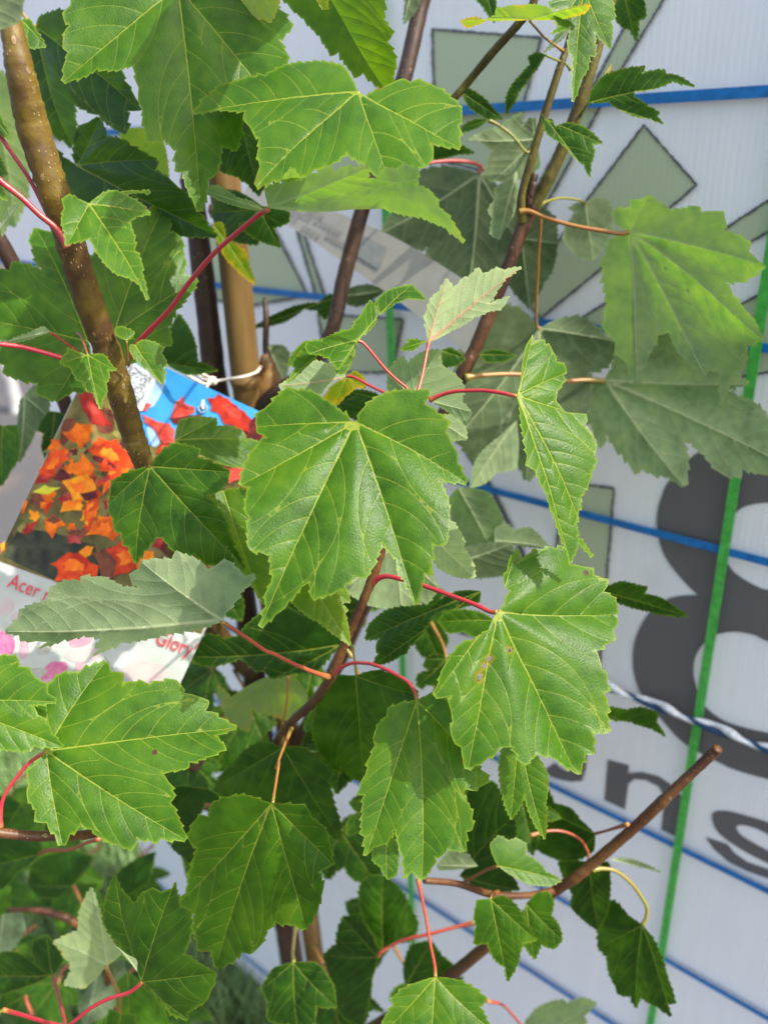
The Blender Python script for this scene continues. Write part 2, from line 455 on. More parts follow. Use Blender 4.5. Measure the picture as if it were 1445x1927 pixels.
for i, e in enumerate(EMB):
    eo = decal('emblem_panel', [e], GREENPRINT, .0009)
    lo = decal('emblem_outline', stroke(e, 4.6, True, 1.1, i), LINE, .0018)
    lo.parent = eo; lo.location = (0, 0, 0)
arc = [(880, 850), (925, 915), (957, 980), (985, 1040), (1000, 1100)]
decal('emblem_outline', stroke(arc, 9, False, .4, 31), LINE, .0018)
def smooth_loop(pts, n=5):
    q = [np.array(p[:2], float) for p in pts]; N = len(q); out = []
    for i in range(N):
        p0, p1, p2, p3 = q[i - 1], q[i], q[(i + 1) % N], q[(i + 2) % N]
        for j in range(n):
            t = j / n
            out.append(tuple(0.5 * ((2 * p1) + (-p0 + p2) * t + (2 * p0 - 5 * p1 + 4 * p2 - p3) * t * t + (-p0 + 3 * p1 - 3 * p2 + p3) * t ** 3)))
    return out
eight = [(1322, 845), (1263, 899), (1243, 940), (1236, 980), (1243, 1026), (1260, 1060), (1291, 1098), (1308, 1114), (1311, 1119), (1304, 1119), (1277, 1121), (1249, 1130), (1218, 1157), (1198, 1195),
         (1191, 1230), (1194, 1271), (1211, 1313), (1243, 1351), (1277, 1389), (1312, 1413), (1353, 1434), (1384, 1448), (1445, 1465), (1600, 1500), (1730, 1460), (1790, 1340), (1760, 1220), (1660, 1150), (1740, 1080), (1760, 960), (1690, 850), (1560, 800), (1420, 805)]
h1 = [(1377, 980), (1388, 961), (1409, 950), (1445, 945), (1510, 945), (1580, 985), (1600, 1040), (1560, 1100), (1500, 1118), (1445, 1109), (1429, 1105), (1398, 1088), (1374, 1067), (1365, 1033)]
h2 = [(1305, 1264), (1308, 1237), (1322, 1213), (1343, 1195), (1381, 1188), (1419, 1194), (1445, 1206), (1520, 1230), (1600, 1270), (1620, 1330), (1570, 1385), (1500, 1390), (1445, 1378), (1400, 1368), (1360, 1354), (1326, 1327), (1310, 1292)]
decal('figure_eight', [smooth_loop(eight)], GREY, .0009, holes=(smooth_loop(h1), smooth_loop(h2)))
decal('letter', [P('B: 232,60 262,95 300,110 380,125 435,120 455,60 462,-40 445,-60 425,40 400,66 350,65 320,50 290,20')], GREY, .0009)
decal('letter', [P('B: 575,5 690,35 686,78 760,72 850,95 925,145 985,215 1002,250 975,437 865,385 884,205 850,150 780,115 720,110 687,135 667,275 556,225')], GREY, .0009)
decal('letter', [smooth_loop(P('B: 1445,345 1330,310 1230,285 1165,285 1140,310 1160,380 1220,440 1330,510 1445,568 1560,625 1575,575 1545,545 1445,500 1320,430 1280,392 1275,365 1310,360 1370,375 1445,410 1540,470 1580,420 1530,375'), 3),
                 P('B: 1105,425 1225,465 1260,510 1330,560 1445,600 1560,630 1650,640 1700,590 1720,660 1650,700 1560,690 1445,650 1330,610 1230,560 1150,490')], GREY, .0009)

# straps and rope stretched across the board
BLUE = simple('blue_strap_plastic', (.006, .15, .42), .38, .5, nscale=160, namp=.2); GREEN = simple('green_strap_plastic', (.070, .41, .065), .38, .5, nscale=160, namp=.2)
def hstrap(px, py, wid, off, label):
    s0, t = wall_st(px, py)
    c = from_st((EDGE_S + .9) / 2, t, off)
    o = bpy.data.objects
    v = [from_st(s, t + dt, off + oo) for oo in (0, .0012) for s, dt in ((EDGE_S - .018, -wid / 2), (1.02, -wid / 2), (1.02, wid / 2), (EDGE_S - .018, wid / 2))]
    f = [(0, 3, 2, 1), (4, 5, 6, 7), (0, 1, 5, 4), (1, 2, 6, 5), (2, 3, 7, 6), (3, 0, 4, 7)]
    ob = mesh_obj('blue_strap', v, f, BLUE, None, c, smooth=False)
    tag(ob, label, 'strap', 'blue straps across the white board')
hstrap(1300, 181, .0062, .0045, 'blue strap crossing the board at the very top, above the green diamond print')
hstrap(580, 554, .0056, .0045, 'blue strap crossing the board behind the paper label and tall right-hand branch')
hstrap(1300, 1014, .0056, .0045, 'blue strap crossing the upper half of the grey figure eight')
hstrap(1250, 1573, .0052, .0045, 'blue strap crossing the board just below the grey letter n')
hstrap(1350, 1852, .0048, .0045, 'blue strap crossing below the grey letter s, near the bottom right corner')
hstrap(800, 1690, .0052, .0045, 'lowest blue strap that shows left of the hanging dark green leaf')
hstrap(315, 1672, .0052, .0045, 'blue strap seen low in the gap left of the bamboo cane')
def vstrap(px, py, wid, label):
    s, t0 = wall_st(px, py); c = from_st(s, 0, .0065)
    v = [from_st(s + ds, t, .0062 + oo) for oo in (0, .0012) for ds, t in ((-wid / 2, T_BOT + .01), (wid / 2, T_BOT + .01), (wid / 2, T_TOP + .003), (-wid / 2, T_TOP + .003))]
    f = [(0, 3, 2, 1), (4, 5, 6, 7), (0, 1, 5, 4), (1, 2, 6, 5), (2, 3, 7, 6), (3, 0, 4, 7)]
    tag(mesh_obj('green_strap', v, f, GREEN, None, c, smooth=False), label, 'strap', 'green straps down the white board')
vstrap(1368, 1030, .0066, 'green strap running down over the grey figure eight')
vstrap(743, 600, .0070, 'green strap running down the board behind the top of the central shoot')
# twisted rope
def rope():
    s0, t = wall_st(1300, 1331)
    root = empty('twisted_rope', from_st(s0, t, .012)); tag(root, 'twisted white and dark blue rope stretched over the green strap', 'rope')
    wh = simple('white_rope', (.66, .68, .70), .6, nscale=300, namp=.25, bump=.0006); bl = simple('dark_blue_rope', (.012, .05, .12), .5, nscale=300)
    for k, (m, ph, rr) in enumerate(((wh, 0, .0026), (bl, math.pi, .0024))):
        path = []
        s = EDGE_S
        while s < 1.0:
            a = ph + s * 2 * math.pi / .046
            am = .0008 if k else .0020
            path.append((from_st(s, t + am * math.cos(a) - (.0022 if k else 0), .0125 + (.0006 if k else .0018) * math.sin(a)), rr * (1 + (0 if k else .28 * math.sin(2 * a))))); s += .0032
        tube('strand', path, m, root, root.location, seg=8, n=1)
rope()

# ------------------------------------------------------------------ leaves
def in_poly(pts, poly):
    x, y = pts[:, 0][:, None], pts[:, 1][:, None]
    a = poly; b_ = np.roll(poly, -1, 0)
    ax, ay, bx, by = a[:, 0][None], a[:, 1][None], b_[:, 0][None], b_[:, 1][None]
    cond = ((ay > y) != (by > y))
    dy = np.where(by - ay == 0, 1e-9, by - ay)
    xi = ax + (y - ay) * (bx - ax) / dy
    return (np.sum(cond & (x < xi), 1) % 2) == 1
def seg_dist(pts, A, B, wA=None, wB=None):
    """distance to the nearest segment; with widths -> min of d/width"""
    best = np.full(len(pts), 1e9)
    for i in range(0, len(pts), 2000):
        p = pts[i:i + 2000][:, None, :]
        d = B - A; L2 = np.maximum((d ** 2).sum(1), 1e-9)
        t = np.clip(((p - A[None]) * d[None]).sum(2) / L2[None], 0, 1)
        q = A[None] + t[..., None] * d[None]
        dd = np.sqrt(((p - q) ** 2).sum(2))
        if wA is not None: dd = dd / (wA[None] + (wB - wA)[None] * t)
        best[i:i + 2000] = dd.min(1)
    return best
LEAFCOUNT = [0]
class LeafSpec: pass
def build_leaf(parent, spec, z, tx=0.0, ty=-.4, tone=.5, side='t', puff=.0022, droop=.10, fold=0.0, wave=.0016, dust=.3, spots=0.0, pink=0.0, pet=None, ze=None, red=.9, pr=5.0, teeth=1.0, base=None, label=None, seed=None, pts=None, veins=None, holes=()):
    sd_ = LEAFCOUNT[0] * 13 + 5 if seed is None else seed; LEAFCOUNT[0] += 1
    r = random.Random(sd_); npr = np.random.RandomState(sd_)
    raw = pts if pts is not None else P(spec)
    poly0 = np.array([p[:2] for p in raw], float); fl = [p[2] for p in raw]
    bi = next((i for i, f in enumerate(fl) if 'b' in f), 0)
    bpx = np.array(base if base is not None else poly0[bi], float)
    area = 0.5 * np.sum(poly0[:, 0] * np.roll(poly0[:, 1], -1) - np.roll(poly0[:, 0], -1) * poly0[:, 1])
    orient = 1 if area > 0 else -1
    # ---- toothed outline
    n0 = len(poly0); seglen = np.linalg.norm(np.roll(poly0, -1, 0) - poly0, axis=1); cum = np.concatenate([[0], np.cumsum(seglen)]); tot = cum[-1]
    tips = [i for i, f in enumerate(fl) if 't' in f] or [int(np.argmax(np.linalg.norm(poly0 - bpx, axis=1)))]
    tipc = [cum[i] for i in tips]
    scale = math.sqrt(abs(area)) / 260.0
    TL = max(9.0, min(19.0, 19.0 * scale ** .6))
    out = []
    for i in range(n0):
        a, b_ = poly0[i], poly0[(i + 1) % n0]; L = seglen[i]
        out.append(a)
        if L < 1e-6: continue
        t = (b_ - a) / L; nn = np.array((t[1], -t[0])) * orient
        mid = (cum[i] + L / 2) % tot
        df = min((c - mid) % tot for c in tipc); db = min((mid - c) % tot for c in tipc)
        toward = df < db
        nearb = 'b' in fl[i] or 'b' in fl[(i + 1) % n0]
        k = int(round(L / TL))
        if k <= 0 or 'n' in fl[i]:
            continue
        if L < 1.25 * TL and not nearb:         # already a traced tooth: only a little curvature
            m = a + t * L * .5 + nn * r.uniform(.2, 1.1) * TL * .06; out.append(m); continue
        amp = TL * .26 * teeth * (.25 if nearb else 1.0)
        cuts = sorted([0, L] + [L * (j + r.uniform(-.26, .26)) / k for j in range(1, k)])
        bow = L * .035
        for j in range(k):
            s0, s1 = cuts[j], cuts[j + 1]; d = s1 - s0
            A = amp * r.uniform(.55, 1.25) * min(1, d / TL)
            f1 = .78 if toward else .22
            def pt(s, o): return a + t * s + nn * (o + bow * math.sin(math.pi * s / L))
            if j > 0: out.append(pt(s0, 0))
            if toward: out.append(pt(s0 + d * .42, A * .50)); out.append(pt(s0 + d * .70, A * .86)); out.append(pt(s0 + d * .88, A * 1.25))
            else: out.append(pt(s0 + d * .12, A * 1.25)); out.append(pt(s0 + d * .30, A * .86)); out.append(pt(s0 + d * .58, A * .50))
    poly = np.array(out)
    keep = [0]
    for i in range(1, len(poly)):
        if np.linalg.norm(poly[i] - poly[keep[-1]]) > .8: keep.append(i)
    poly = poly[keep]
    N = len(poly)
    # ---- interior points
    h = max(2.6, min(9.0, math.sqrt(abs(area) / 1500.0)))
    x0, y0 = poly.min(0); x1, y1 = poly.max(0)
    gx, gy = np.meshgrid(np.arange(x0, x1, h), np.arange(y0, y1, h * .87))
    gx = gx + (np.arange(gx.shape[0]) % 2)[:, None] * h * .5
    g = np.stack([gx.ravel(), gy.ravel()], 1) + npr.uniform(-.18, .18, (gx.size, 2)) * h
    g = g[in_poly(g, poly)]
    eA, eB = poly, np.roll(poly, -1, 0)
    if len(g): g = g[seg_dist(g, eA, eB) > .55 * h]
    # ---- veins
    tippts = [poly0[i] for i in tips]
    if veins: tippts = veins
    Lmax = max(np.linalg.norm(q - bpx) for q in tippts)
    prim = []
    for q in tippts:
        d = q - bpx; L = np.linalg.norm(d); nn = np.array((-d[1], d[0])) / max(L, 1e-6)
        c = bpx + d * .5 + nn * L * r.uniform(-.045, .045)
        prim.append([(1 - t) ** 2 * bpx + 2 * t * (1 - t) * c + t * t * (bpx + d * .985) for t in np.linspace(0, 1, 9)])
    pA = np.concatenate([np.array(p[:-1]) for p in prim]); pB = np.concatenate([np.array(p[1:]) for p in prim])
    own = np.concatenate([[i] * 8 for i in range(len(prim))])
    mpx = z / FPX * 1000.0                                  # millimetres per pixel
    LM = Lmax * mpx
    w0 = .46 + .0050 * LM
    wA = np.concatenate([[w0 * (1 - .80 * k / 8) * (.55 + .45 * np.linalg.norm(np.array(p[-1]) - bpx) / Lmax) for k in range(8)] for p in prim]) * .5 / mpx
    wB = np.concatenate([[w0 * (1 - .80 * (k + 1) / 8) * (.55 + .45 * np.linalg.norm(np.array(p[-1]) - bpx) / Lmax) for k in range(8)] for p in prim]) * .5 / mpx
    sec = []
    for pi, p in enumerate(prim):
        p = np.array(p); L = np.linalg.norm(p[-1] - p[0])
        ns = max(2, int(L / max(52 * scale ** .7, 24)))
        for k in range(ns):
            for sgn in (-1, 1):
                t = .16 + .76 * (k + .5 * (sgn > 0) + r.uniform(-.2, .2)) / ns
                if t > .93 or t < .08: continue
                idx = t * 8; ii = min(7, int(idx)); s = p[ii] + (p[ii + 1] - p[ii]) * (idx - ii)
                dirv = (p[ii + 1] - p[ii]); ang = math.atan2(dirv[1], dirv[0]); a = ang + sgn * math.radians(r.uniform(42, 54))
                path = [s]; cur = s.copy(); stp = max(h * 1.6, 7)
                for _ in range(40):
                    cur = cur + stp * np.array((math.cos(a), math.sin(a))); a -= sgn * math.radians(2.2) * stp / 8
                    if not in_poly(cur[None], poly)[0]: break
                    if len(path) > 2:
                        mine = seg_dist(cur[None], pA[own == pi], pB[own == pi])[0]
                        oth = seg_dist(cur[None], pA[own != pi], pB[own != pi])[0] if len(prim) > 1 else 1e9
                        if oth < mine * .75: break
                    path.append(cur.copy())
                if len(path) > 2: sec.append(path)
    # ---- triangulate
    verts = [tuple(p) for p in poly] + [tuple(p) for p in g]; edges = [(i, (i + 1) % N) for i in range(N)]
    for p in prim:
        for k in range(len(p) - 1):
            m = 3
            for j in range(m):
                q0 = p[k] + (p[k + 1] - p[k]) * j / m
                verts.append(tuple(q0))
                edges.append((len(verts) - 1, len(verts)))
        verts.append(tuple(p[-1]))
    for p in sec:
        for k in range(len(p)):
            verts.append(tuple(p[k]))
            if k < len(p) - 1: edges.append((len(verts) - 1, len(verts)))
    for hx, hy, hr, hs, ha in holes:
        b0 = len(verts)
        for k in range(14):
            q = 2 * math.pi * k / 14; ex_, ey_ = hr * math.cos(q) * r.uniform(.85, 1.15), hs * math.sin(q)
            verts.append((hx + ex_ * math.cos(ha) - ey_ * math.sin(ha), hy + ex_ * math.sin(ha) + ey_ * math.cos(ha))); edges.append((b0 + k, b0 + (k + 1) % 14))
    def in_hole(c, grow=1.0):
        m = np.zeros(len(c), bool)
        for hx, hy, hr, hs, ha in holes:
            dx, dy = c[:, 0] - hx, c[:, 1] - hy
            m |= ((dx * math.cos(ha) + dy * math.sin(ha)) / hr) ** 2 + ((-dx * math.sin(ha) + dy * math.cos(ha)) / hs) ** 2 < grow
        return m
    vo, eo, fo, *_ = delaunay_2d_cdt([Vector(v) for v in verts], edges, [], 0, 1e-4)
    V = np.array([tuple(v) for v in vo]); Fc = [tuple(f) for f in fo]
    cen = np.array([V[list(f)].mean(0) for f in Fc]); ok = in_poly(cen, poly) & ~in_hole(cen, .95)
    Fc = [f for f, k in zip(Fc, ok) if k]
    used = sorted({i for f in Fc for i in f}); remap = {u: i for i, u in enumerate(used)}
    V = V[used]; Fc = [tuple(remap[i] for i in f) for f in Fc]
    # ---- attributes
    v1 = seg_dist(V, pA, pB, wA, wB)
    d1 = seg_dist(V, pA, pB) * mpx
    if sec:
        sA = np.concatenate([np.array(p[:-1]) for p in sec]); sB = np.concatenate([np.array(p[1:]) for p in sec])
        sw = np.concatenate([np.linspace(1, .5, len(p) - 1) for p in sec]) * (.10 + .0013 * LM) / mpx
        v2 = seg_dist(V, sA, sB, sw, sw); d2 = seg_dist(V, sA, sB) * mpx
    else: v2 = np.full(len(V), 99.0); d2 = np.full(len(V), 9.0)
    ed = seg_dist(V, eA, eB) * mpx
    # ---- into space: own plane, then curvature across it
    u = (V[:, 0] - CX) / FPX; v = (V[:, 1] - CY) / FPX
    bX, bY = (bpx[0] - CX) / FPX * z, (bpx[1] - CY) / FPX * z
    den = np.maximum(1 - tx * u - ty * v, .25)
    zz = (z - tx * bX - ty * bY) / den
    Pc = np.stack([u * zz, v * zz, zz], 1)
    nc = np.array((tx, ty, -1.0)); nc /= np.linalg.norm(nc)               # towards the camera
    up = nc if side == 't' else -nc                                      # upper side of the blade
    bP = np.array((bX, bY, z))
    rel = Pc - bP; rr = np.linalg.norm(rel, axis=1); Rm = rr.max()
    mi = int(np.argmax([np.linalg.norm(q - bpx) for q in tippts]))
    md = np.array(tippts[mi]) - bpx; md /= np.linalg.norm(md)
    sdm = ((V - bpx) @ np.array((-md[1], md[0]))) * mpx / 1000
    ph = npr.uniform(0, 6.28, 8)
    wl = npr.uniform(.7, 1.3, 4) * .018
    X_, Y_ = rel[:, 0], rel[:, 1]
    wv = (np.sin(X_ / wl[0] + ph[0] + 1.3 * np.sin(Y_ / wl[1] + ph[1])) + np.sin(Y_ / wl[2] + ph[2] + X_ / wl[3])) * .5
    wv2 = np.sin(X_ / (wl[0] * .33) + ph[4] + np.sin(Y_ / .008 + ph[5])) * np.sin(Y_ / (wl[2] * .37) + ph[6])
    edgeness = np.exp(-ed / 7.0)
    sz = min(1.0, LM / 60.0)
    off = (puff * sz * (1 - np.exp(-d1 / (7.5 * sz + .5))) + .00026 * (1 - np.exp(-d2 / 2.2)) - droop * (rr / Rm) ** 2 * Rm
           + fold * np.abs(sdm) + wave * sz * wv * (.35 + .9 * edgeness) * np.minimum(1, rr / (.3 * Rm)) + .00032 * sz * wv2 * (.4 + edgeness))
    Pc = Pc + up[None] * off[:, None]
    world = [c2w(Vector(p)) for p in Pc]
    # winding so that the front faces are the upper side
    upw = c2wd(Vector(up))
    F2 = []
    for f in Fc:
        a, b_, c = world[f[0]], world[f[1]], world[f[2]]
        F2.append(f if (b_ - a).cross(c - a).dot(upw) > 0 else f[::-1])
    bw = c2w(Vector(bP))
    o = mesh_obj('leaf', world, F2, LEAF, parent, bw)
    me = o.data
    for nm, arr in (('v1', np.minimum(v1, 400)), ('v2', np.minimum(v2, 400)), ('edge', ed)):
        at = me.attributes.new(nm, 'FLOAT', 'POINT'); at.data.foreach_set('value', arr.astype(np.float32))
    if holes:
        at = me.attributes.new('scar', 'FLOAT', 'POINT'); at.data.foreach_set('value', np.clip(1.25 - np.min([np.hypot(V[:, 0] - q[0], V[:, 1] - q[1]) / (max(q[2], q[3]) + 3.5) - .55 for q in holes], 0) * 2.0, 0, 1).astype(np.float32))
    uvl = me.uv_layers.new(name='leaf')
    li = np.empty(len(me.loops), np.int32); me.loops.foreach_get('vertex_index', li)
    uvc = ((V - bpx) * mpx / 10.0)
    uvl.data.foreach_set('uv', uvc[li].astype(np.float32).ravel())
    o['tone'] = float(tone); o['dust'] = float(dust); o['spots'] = float(spots); o['pink'] = float(pink)
    if label: o['label'] = label
    if pet:
        pp = P(pet); pr *= .82; path = [(bw - upw * .0003, pr * .95 * z / FPX)]
        dists = [0]; last = bpx
        for q in pp: dists.append(dists[-1] + np.linalg.norm(np.array(q[:2]) - last)); last = np.array(q[:2])
        zend = ze if ze else z
        for q, dd in zip(pp, dists[1:]):
            k = dd / dists[-1]; zq = z + (zend - z) * k
            path.append((W(q[0], q[1], zq), pr * (.80 + .55 * max(0, (k - .80) / .2) ** 2) * zq / FPX))
        p_ = tube('petiole', path, PET, o, bw, seg=9, n=6, seed=sd_)
        nv = len(p_.data.vertices) - 2; nr = nv // 9
        at = p_.data.attributes.new('along', 'FLOAT', 'POINT'); at.data.foreach_set('value', np.array([min(1, (i // 9) / (nr - 1)) for i in range(nv)] + [0, 1], np.float32))
        p_['red'] = float(red)
    return o
UNIT = [(0, 0, 'b'), (.10, -.10, ''), (.30, -.12, ''), (.52, .02, 't'), (.46, .14, ''), (.40, .22, ''), (.62, .36, ''), (.74, .62, 't'), (.55, .60, ''), (.40, .58, ''), (.27, .56, ''), (.30, .80, ''), (.20, .98, ''), (.02, 1.28, 't'),
        (-.17, .98, ''), (-.29, .80, ''), (-.27, .57, ''), (-.42, .60, ''), (-.56, .62, ''), (-.72, .60, 't'), (-.60, .34, ''), (-.40, .23, ''), (-.47, .12, ''), (-.50, .0, 't'), (-.28, -.12, ''), (-.10, -.10, '')]
def kind_leaf(parent, px, py, size, rot, z, sx=1.0, **kw):
    """an ordinary maple leaf, base at (px,py), lobe pointing along rot degrees (0 = down, 90 = right)"""
    a = math.radians(rot); ca, sa = math.cos(a), math.sin(a); r = random.Random(int(px * 3 + py))
    pts = []
    for x, y, f in UNIT:
        x = x * sx * r.uniform(.9, 1.1); y = y * r.uniform(.93, 1.07)
        pts.append((px + size * (x * ca + y * sa), py + size * (-x * sa + y * ca), f))
    return build_leaf(parent, None, z, pts=pts, **kw)

# ------------------------------------------------------------------ the maple on its cane
tb = W(548, 1800, .80); SAP = empty('maple_sapling', (tb.x, tb.y, 0))
tag(SAP, 'young red maple sapling with large green leaves, tied to a bamboo cane', 'sapling')
def stem(name, s, mat, parent=None, wob=.03, seg=14, n=8, extra=None, seed=3, label=None, mat2=None, split=.5):
    """'px,py,radius_px,z ...'"""
    path = []
    for t in s.split():
        a = [float(q) for q in t.split(',')]; path.append((W(a[0], a[1], a[3]), a[2] * a[3] / FPX))
    if extra: path += extra
    o = tube(name, path, mat, parent or SAP, seg=seg, n=n, wob=wob, seed=seed)
    if label: o['label'] = label
    if mat2:
        o.data.materials.append(mat2); nf = len(o.data.polygons)
        for p in o.data.polygons:
            if p.index > nf * split: p.material_index = 1
    return o
stem('trunk', '356,336,20,.50 362,352,20.5,.50 378,480,21,.51 392,600,21.5,.525 403,700,22,.54 418,800,22,.56 442,1000,22,.60 470,1200,22,.65 500,1450,22,.71 530,1680,22,.77 548,1800,22,.80', BARK_D, extra=[(Vector((tb.x, tb.y, .35)), .0125), (Vector((tb.x, tb.y, -.01)), .016)], n=8)
stem('branch', '-20,-60,31,.270 22,52,22,.275 40,140,27,.28 64,242,30,.29 103,363,28.5,.30 140,480,27,.315 176,590,26,.33 201,655,25.5,.34 226,735,24.5,.35 250,815,22.5,.362 271,872,19.5,.37 310,970,18,.40 350,1075,18,.45 400,1180,19,.54 470,1260,20,.66', BARK, wob=.05, seg=20, n=12, label='thick sunlit olive brown branch at the left')
stem('branch', '808,-40,15.5,.44 792,10,15.5,.445 762,140,15.5,.45 720,270,15,.46 680,400,14.5,.47 648,520,14.5,.48 622,630,14,.49 575,700,15,.505 520,745,19,.52 465,790,17,.55', BARK_D, seg=14, label='dark straight branch behind the curled central leaves')
stem('branch', '1162,-60,9.5,.38 1150,0,9.5,.385 1127,80,10,.39 1106,150,11,.395 1085,212,12.5,.40 1060,275,12,.405 1035,330,12,.41 1012,372,13,.415 999,395,15,.418 975,450,13,.422 957,500,12.5,.427 933,560,13,.435 912,612,12.5,.44 892,660,13,.445 866,712,14,.45 800,860,14,.47 720,1060,14,.51 640,1240,14,.58 560,1400,14,.68', BARK_Y, wob=.05, mat2=BARK_O, split=.42, label='upper right branch, olive above and red brown below its fork')
stem('branch', '1018,-60,8,.36 1002,8,8,.365 975,45,8,.37 930,95,8,.38 880,155,7.5,.395 850,190,7.5,.40 800,250,8,.42 740,330,8,.45 700,360,8,.465', BARK_Y, seg=10, label='thin green side branch near the top')
stem('branch', '1072,62,5,.385 1066,90,6.5,.388 1052,130,7.5,.39 1031,195,8,.395 1014,250,8,.40 1000,300,8.5,.405 987,345,8.5,.41 980,385,9,.414 985,420,9,.418', BARK_Y, seg=10)
stem('branch', '1006,326,7,.408 1000,350,8.5,.41 996,376,8,.413 994,392,9,.416', BARK_D, wob=.15, label='short broken dark stub')
stem('branch', '768,742,8,.315 752,830,8,.325 735,950,8,.335 722,1022,8,.34 712,1055,8.5,.342 702,1085,9.5,.344 688,1120,8.6,.346 673,1156,8.6,.35 659,1187,8.6,.353 645,1220,8.6,.357 626,1268,9.6,.362 606,1300,9,.37 584,1327,8.6,.382 549,1358,8,.40 520,1400,8,.44 500,1480,9,.55 512,1560,10,.72', BARK_R, wob=.06, n=8, label='slender red brown shoot in the middle')
stem('branch', '1351,1409,8.5,.41 1340,1418,10,.413 1300,1456,9.5,.42 1262,1492,10,.425 1235,1518,11,.43 1190,1560,10,.44 1118,1622,10.5,.455 1085,1650,10.5,.46 1042,1678,10,.47 980,1730,10.5,.485 916,1780,11,.50 847,1836,11,.53 760,1900,12,.58 660,1960,14,.66 575,2010,18,.78', BARK_R, wob=.05, n=8, label='long brown branch with a cut tip at the lower right')
stem('branch', '-60,1560,10,.30 0,1567,9.5,.305 60,1573,9.5,.31 104,1573,9,.315 150,1572,9,.33 180,1567,9,.345 260,1550,10,.42 350,1520,11,.52 440,1500,13,.63 506,1500,14,.71', BARK_R, wob=.04, label='low horizontal twig at the left')
stem('branch', '498,560,4,.53 501,600,6,.53 500,650,6,.535 500,715,6,.54 470,790,8,.56', BARK_D, seg=8)
stem('branch', '-40,405,17,.42 10,470,16,.43 70,600,15,.45 125,765,14,.47 180,900,14,.50 300,1120,14,.58 440,1330,14,.68', BARK_D, seg=10, label='dark branch behind the thick left one')
stem('branch', '798,1657,6,.42 860,1663,6,.43 925,1683,7,.445 990,1685,6,.455 1040,1676,7,.468', BARK_R, seg=8)
stem('branch', '350,1440,5,.50 370,1445,6,.52 390,1410,6,.56 430,1340,6,.62', BARK_R, seg=8)
cane = stem('bamboo_cane', '418,300,27,.47 425,350,29,.475 432,420,29.5,.48 440,480,30,.485', simple('bamboo', (.42, .26, .075), .38, .4, nscale=55, col2=(.27, .15, .040), stretch=(1, 1, .12), bump=.0004), parent=SAP)
bpy.data.objects.remove(cane)
def bamboo():
    m = simple('bamboo_cane_skin', (.175, .108, .036), .5, .2, nscale=70, col2=(.10, .058, .018), stretch=(1, 1, .10), bump=.0004)
    a, b_ = W(404, 205, .468), W(470, 760, .535); d = (b_ - a)
    end = W(588, 1770, .83); path = []
    pts = [(a, .0094), (W(425, 360, .482), .0095), (W(440, 480, .497), .0095), (W(462, 700, .525), .0096)]
    for k in range(1, 12):
        t = k / 11; p = W(462, 700, .525).lerp(Vector((end.x, end.y, end.z)), t); pts.append((p, .0096))
    pts.append((Vector((end.x + .01, end.y + .01, -.01)), .0098))
    root = empty('bamboo_cane', (end.x, end.y, 0)); tag(root, 'tan bamboo cane standing upright beside the dark maple trunk', 'cane')
    v, f = tube_geo(pts, seg=22, n=3); mesh_obj('culm', v, f, m, root, a)
    for px, py, z, in ((463, 716, .527), (425, 395, .486), (520, 1180, .665)):
        c = W(px, py, z); ax = (W(470, 760, .535) - W(440, 480, .497)).normalized()
        pa = [(c - ax * .0035, .0094), (c - ax * .0012, .0103), (c + ax * .0003, .0106), (c + ax * .0016, .0101), (c + ax * .004, .0094)]
        v, f = tube_geo(pa, seg=22, n=3); mesh_obj('node_ring', v, f, m, root, c)
bamboo()
# swollen union just behind the cane
stem('branch_collar', '498,668,8,.525 505,700,20,.53 500,738,27,.535 480,775,24,.545 455,800,16,.555', bark_material('collar_bark', (.20, .105, .03), (.10, .05, .018)), wob=.10, n=6)
# white tie round cane and trunk
def tie():
    m = simple('white_cord', (.62, .58, .50), .55, nscale=700, namp=.2, bump=.0003)
    root = empty('cord_tie', W(440, 715, .50)); tag(root, 'thin white cord knotted round the bamboo cane and holding the plant tag', 'cord')
    def px(s): return [(W(*[float(q) for q in t.split(',')][:3]), .00085) for t in s.split()]
    tube('loop', px('491,690,.525 483,700,.513 462,708,.507 440,712,.508 415,716,.515 400,716,.512 392,712,.505'), m, root, root.location, seg=8)
    tube('loop', px('491,690,.53 496,700,.54 470,712,.56 420,712,.57 385,708,.55 375,705,.53 380,712,.51 392,716,.505'), m, root, root.location, seg=8)
    tube('loop', px('352,706,.49 370,703,.49 386,706,.495 398,714,.503 404,718,.507'), m, root, root.location, seg=8)
    tube('loop', px('352,706,.49 366,713,.488 384,722,.492 396,722,.50 404,717,.507'), m, root, root.location, seg=8)
    tube('hanger', px('398,716,.503 392,722,.490 388,735,.470 384,750,.458 381,762,.4535 383,770,.4525'), m, root, root.location, seg=8)
    kn = [(W(396, 712, .502), .0012), (W(399, 715, .501), .0024), (W(402, 718, .502), .0024), (W(404, 722, .504), .0010)]
    tube('knot', kn, m, root, root.location, seg=10, wob=.15)
tie()

# ------------------------------------------------------------------ leaves, front to back
A = lambda *a, **k: build_leaf(SAP, *a, **k)
